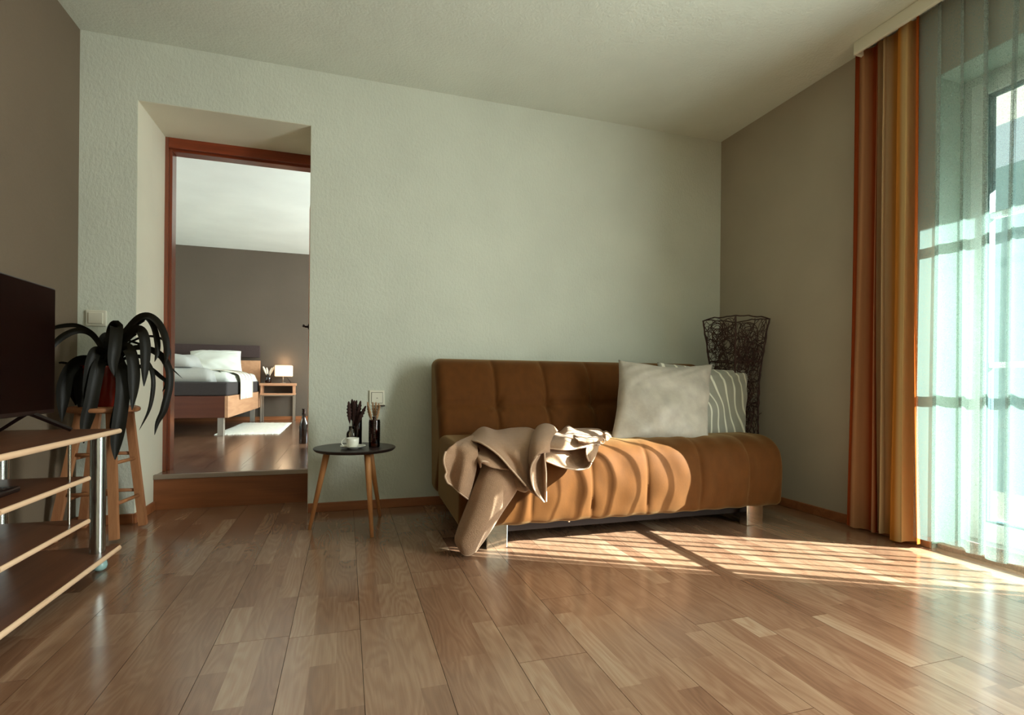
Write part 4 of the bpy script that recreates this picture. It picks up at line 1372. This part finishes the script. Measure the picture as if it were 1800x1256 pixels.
# clear bottle with the dark plumes
b1 = Vector((.031, 2.82, TZ))
vz = tag(MB().lathe([(.0, .0), (.024, .0), (.026, .004), (.026, .062), (.023, .072), (.015, .080), (.0145, .098), (.0165, .100), (.013, .100), (.012, .080), (.021, .068), (.0235, .060), (.0235, .008), (.0, .006)], b1, 36, False).build('glass_bottle', M['clear_glass'], None, True),
         'small clear glass bottle behind the cup holding dark plumes', 'bottle')
heads = [(tuple(at(x, y, Y=yy)), .12) for x, y, yy in ((613, 705, 2.80), (619, 701, 2.83), (623, 703, 2.81), (627, 703, 2.85), (632, 708, 2.83), (634, 704, 2.82), (643, 713, 2.80))]
grasses('dark_dried_grass', 'bunch of dark brown dried plumes in the clear bottle', b1, M['dry_dark'], heads, .0095, 2)
b2c = Vector((.058, 2.872, TZ))
tag(MB().lathe([(.0, .0), (.023, .0), (.025, .004), (.025, .150), (.022, .154), (.008, .156), (.008, .170), (.012, .172), (.006, .172), (.006, .154), (.021, .150), (.0225, .146), (.0225, .008), (.0, .006)], b2c, 36, False).build('amber_bottle', M['amber_dark'], None, True),
    'plain dark amber cylinder bottle behind the clear one', 'bottle')
b3 = Vector((.140, 2.745, TZ))
vb = thing('amber_bottle', 'amber glass bottle with embossed chevrons holding pale wheat', 'bottle', b3)
auto_smooth(MB().lathe([(.0, .0), (.0255, .0), (.0275, .003), (.0275, .134), (.0255, .138), (.010, .139), (.009, .147), (.015, .150), (.015, .153), (.007, .153), (.007, .138), (.023, .133), (.024, .128), (.024, .020), (.0, .016)], b3, 40, False).build('bottle_body', M['amber'], vb, True), 40)
mb = MB()
for col in range(8):
    a0 = col * PI / 4
    for row in range(9):
        zz = b3.z + .032 + row * .011
        for sg in (-1, 1):
            pts = []
            for q in range(4):
                a = a0 + sg * q / 3 * .34
                pts.append((b3.x + .0278 * math.cos(a), b3.y + .0278 * math.sin(a), zz + q / 3 * .008))
            mb.tube(pts, .0011, 5)
mb.build('chevron_relief', M['amber'], vb, True)
heads = [(tuple(at(x, y, Y=yy)), .085) for x, y, yy in ((646, 706, 2.74), (648, 713, 2.73), (655, 706, 2.76), (661, 706, 2.75), (666, 708, 2.74), (668, 712, 2.73))]
grasses('pale_dried_grass', 'bunch of pale dried wheat ears in the chevron bottle', b3 + Vector((0, 0, .02)), M['dry_light'], heads, .0048, 9)

# ------------------------------------------------------------------ bedroom furniture
BD0, BD1 = -2.50, -1.07
bed = thing('bed', 'low wooden bed with dark mattress seen through the doorway', 'bed', ((BD0 + BD1) / 2, 6.6, ZS))
MB().bbox(BD0, BD1 - .03, 5.600, 5.630, .368, .575, .002, 1).build('footboard', M['bed_wood'], bed)
MB().bbox(BD1 - .03, BD1, 5.600, 7.50, .368, .575, .002, 1).build('side_rail', M['bed_wood_side'], bed)
MB().bbox(BD0, BD0 + .03, 5.63, 7.50, .368, .575, .002, 1).build('side_rail', M['bed_wood_side'], bed)
MB().box(BD0 + .03, BD1 - .03, 5.63, 7.5, .42, .56).build('slat_base', M['mattress'], bed)
for lx in (BD0 + .06, BD1 - .095):
    for ly in (5.62, 7.40):
        MB().bbox(lx, lx + .055, ly, ly + .055, ZS, .368, .002, 1).build('leg', M['metal_leg'], bed)
MB().bbox(BD0, BD1 - .004, 7.565, 7.60, .37, .980, .003, 1).build('headboard', M['bed_wood_side'], bed)
MB().bbox(BD0, BD1 - .004, 7.545, 7.585, 1.018, 1.175, .008, 2).build('headboard_pad', M['headboard'], bed)
mt = tag(MB().bbox(BD0 + .02, BD1 - .012, 5.612, 7.545, .577, .708, .012, 2).build('mattress', M['mattress'], None), 'dark grey mattress on the low wooden bed', 'mattress')


def bump_slab(name, x0, x1, y0, y1, z0_, h, mat_, label, cat, seed, n=46, rim=.10):
    r_ = random.Random(seed); ph = [r_.uniform(0, 6.3) for _ in range(6)]
    V = []
    for i in range(n):
        for j in range(n):
            u, v = i / (n - 1), j / (n - 1)
            x = x0 + (x1 - x0) * u; y = y0 + (y1 - y0) * v
            ex = min(u, 1 - u) * (x1 - x0) / rim; ey = min(v, 1 - v) * (y1 - y0) / rim
            e = math.sqrt(max(0, 1 - (1 - min(1, ex)) ** 2)) * math.sqrt(max(0, 1 - (1 - min(1, ey)) ** 2))
            w = 1 + .10 * math.sin(9 * x + ph[0] + 3 * math.sin(4 * y + ph[1])) + .08 * math.sin(13 * y + ph[2] + 4 * x)
            V.append((x, y, z0_ + h * e * w))
    m_ = len(V)
    Fc = grid_faces(n, n)
    rim_ = [i * n for i in range(n)] + [(n - 1) * n + j for j in range(1, n)] + [i * n + n - 1 for i in range(n - 2, -1, -1)] + [j for j in range(n - 2, 0, -1)]
    V += [V[k] for k in rim_]
    Fc.append(tuple(rim_[::-1]))
    o = mesh(name, V[:m_], Fc, mat_, None, True)
    return tag(o, label, cat)


bump_slab('bed_sheet', BD0 + .03, BD1 - .02, 5.85, 7.50, .709, .085, M['linen'], 'white fitted sheet rumpled on the mattress', 'sheet', 1, rim=.06)
bump_slab('duvet', BD0 + .04, -1.22, 5.64, 6.30, .7095, .135, M['duvet'], 'grey white duvet folded at the foot of the bed', 'duvet', 2)
bump_slab('folded_blanket', BD0 + .04, -1.42, 5.72, 6.22, .850, .12, M['duvet'], 'second grey cover folded on top of the duvet', 'blanket', 3)
pillow('bed_pillow', [at(334, 617, Y=7.44), at(424, 617, Y=7.44), at(426, 655, Y=7.20), at(333, 652, Y=7.20)], .085, M['linen'], 'white pillow leaning on the bed headboard', 'pillow', pinch=.04)
# striped towel hanging over the mattress edge
tw = thing('towel', 'cream striped towel hanging over the side of the bed', 'towel', (-1.07, 6.2, .5))
for k in range(2):
    y0_, y1_ = 6.135 + .375 * k, 6.49 + .375 * k
    rows = []
    for (x, zz) in ((-1.55, .825), (-1.25, .83), (-1.10, .80), (-1.060, .745), (-1.055, .64), (-1.055, .525)):
        rows.append([(x, y0_, zz), (x + .004, (y0_ + y1_) / 2, zz + .002), (x, y1_, zz)])
    V, Fc, G = sheet(rows, 40, 10, .008)
    o = mesh('towel_panel', V, Fc, M['towel'], tw, True)
    for q in (2, 7):
        mb = MB(); mb.tube([tuple(p + np.array((.004, 0, .004))) for p in G[:, q]], .0035, 5)
        mb.build('woven_stripe', M['nosing'], o, True)

# nightstand
ns = thing('nightstand', 'small wooden bedside table on thin metal legs', 'nightstand', (-.85, 7.5, ZS))
NX0, NX1, NY0, NY1 = -1.062, -.627, 7.40, 7.60
MB().bbox(NX0, NX1, NY0, NY1, .654, .688, .002, 1).build('top_board', M['night_wood'], ns)
MB().bbox(NX0 + .01, NX1 - .01, NY0, NY1, .535, .556, .002, 1).build('shelf_board', M['night_wood'], ns)
MB().box(NX0 + .015, NX0 + .035, NY0 + .005, NY1, .556, .654).build('side_panel', M['night_wood'], ns)
MB().box(NX1 - .035, NX1 - .015, NY0 + .005, NY1, .556, .654).build('side_panel', M['night_wood'], ns)
MB().bbox(NX0 + .012, NX1 - .012, NY0 + .002, NY0 + .02, .521, .535, .002, 1).build('cross_bar', M['metal_leg'], ns)
for lx in (NX0 + .014, NX1 - .034):
    for ly in (NY0 + .002, NY1 - .022):
        MB().bbox(lx, lx + .02, ly, ly + .02, ZS, .535, .002, 1).build('leg', M['metal_leg'], ns)
# lamp
lx, ly = -.778, 7.50
tl = thing('table_lamp', 'glowing cream table lamp on the bedside table', 'lamp', (lx, ly, .688))
MB().lathe([(.0, .0), (.035, .0), (.035, .006), (.0, .008)], (lx - .01, ly, .688), 24).build('lamp_foot', M['metal_leg'], tl, True)
MB().lathe([(.007, .006), (.007, .10)], (lx - .01, ly, .688), 12).build('stem', M['metal_leg'], tl, True)
MB().tube([(lx + .03, ly - .02, .782), (lx + .085, ly + .0, .692)], .004, 8).build('prop', M['black_plastic'], tl, True)
sp_ = MB()
sp_.bbox(-.885, -.674, ly - .07, ly + .07, .776, .922, .012, 3)
sp_.build('lamp_shade', M['shade'], tl)
ld = bpy.data.lights.new('bedside_bulb', 'POINT'); ld.energy = 1.3; ld.color = (1.0, .68, .42); ld.shadow_soft_size = .05
lo = bpy.data.objects.new('bedside_bulb', ld); COL.objects.link(lo); lo.location = (-.78, 7.535, .965)
# vase with feathers
fv = Vector((-.965, 7.48, .688))
tag(MB().lathe([(.0, .0), (.034, .0), (.038, .006), (.040, .07), (.034, .088), (.020, .096), (.018, .112), (.021, .116), (.015, .116), (.014, .098), (.0, .09)], fv, 30, False).build('dark_vase', M['dark_glass'], None, True),
    'short dark vase holding white feathers on the bedside table', 'vase')
fg = thing('feather', 'bunch of white feathers standing in the short dark vase', 'feather', fv + Vector((0, 0, .1)))
for tx, tz in ((-.062, .215), (-.02, .20), (.066, .212), (.045, .20)):
    n = 14
    V = []
    C_ = cr([tuple(fv + Vector((0, 0, .03))), tuple(fv + Vector((tx * .45, 0, .13))), tuple(fv + Vector((tx, 0, tz)))], n)
    rr = [.002 if i < 5 else .002 + .012 * math.sin(PI * (i - 4) / (n - 4)) for i in range(n)]
    MB().tube([tuple(q) for q in C_], rr, 8).build('plume', M['feather'], fg, True)
# rug
rg = thing('rug', 'white shaggy bedside rug on the bedroom floor', 'rug', (-.92, 6.4, ZS))
V = []; n = 40
q0, q1, q2, q3 = [np.array(v) for v in ((-1.205, 7.10), (-.64, 7.02), (-.625, 5.71), (-1.215, 5.745))]
rr_ = random.Random(2)
for i in range(n):
    for j in range(n):
        u, v = i / (n - 1), j / (n - 1)
        p = (q0 * (1 - u) + q1 * u) * (1 - v) + (q3 * (1 - u) + q2 * u) * v
        e = min(1, min(u, 1 - u, v, 1 - v) * 30)
        jt = .006
        V.append((p[0] + rr_.uniform(-jt, jt), p[1] + rr_.uniform(-jt, jt), ZS + .001 + e * (.012 + rr_.uniform(0, .006))))
mesh('pile', V, [f[::-1] for f in grid_faces(n, n)], M['rug'], rg, True)
fr = MB()
for e0, e1, dy in ((q0, q1, 1), (q3, q2, -1)):
    for k in range(36):
        p = e0 + (e1 - e0) * (k + .5) / 36
        fr.tube([(p[0], p[1], ZS + .008), (p[0] + rr_.uniform(-.006, .006), p[1] + dy * .03, ZS + .005), (p[0] + rr_.uniform(-.012, .012), p[1] + dy * rr_.uniform(.045, .065), ZS + .004)], .0035, 4)
f_ = fr.build('fringe', M['rug'], rg); f_['kind'] = 'stuff'
# dark bottle by the doorway
tag(auto_smooth(MB().lathe([(.0, .0), (.034, .0), (.0365, .004), (.0365, .150), (.033, .175), (.020, .205), (.0145, .225), (.0135, .285), (.0155, .287), (.0155, .296), (.0, .297)], (-.342, 4.83, ZS), 36).build('floor_bottle', M['dark_glass'], None, True), 60),
    'dark bottle standing on the bedroom floor beside the doorway', 'bottle')
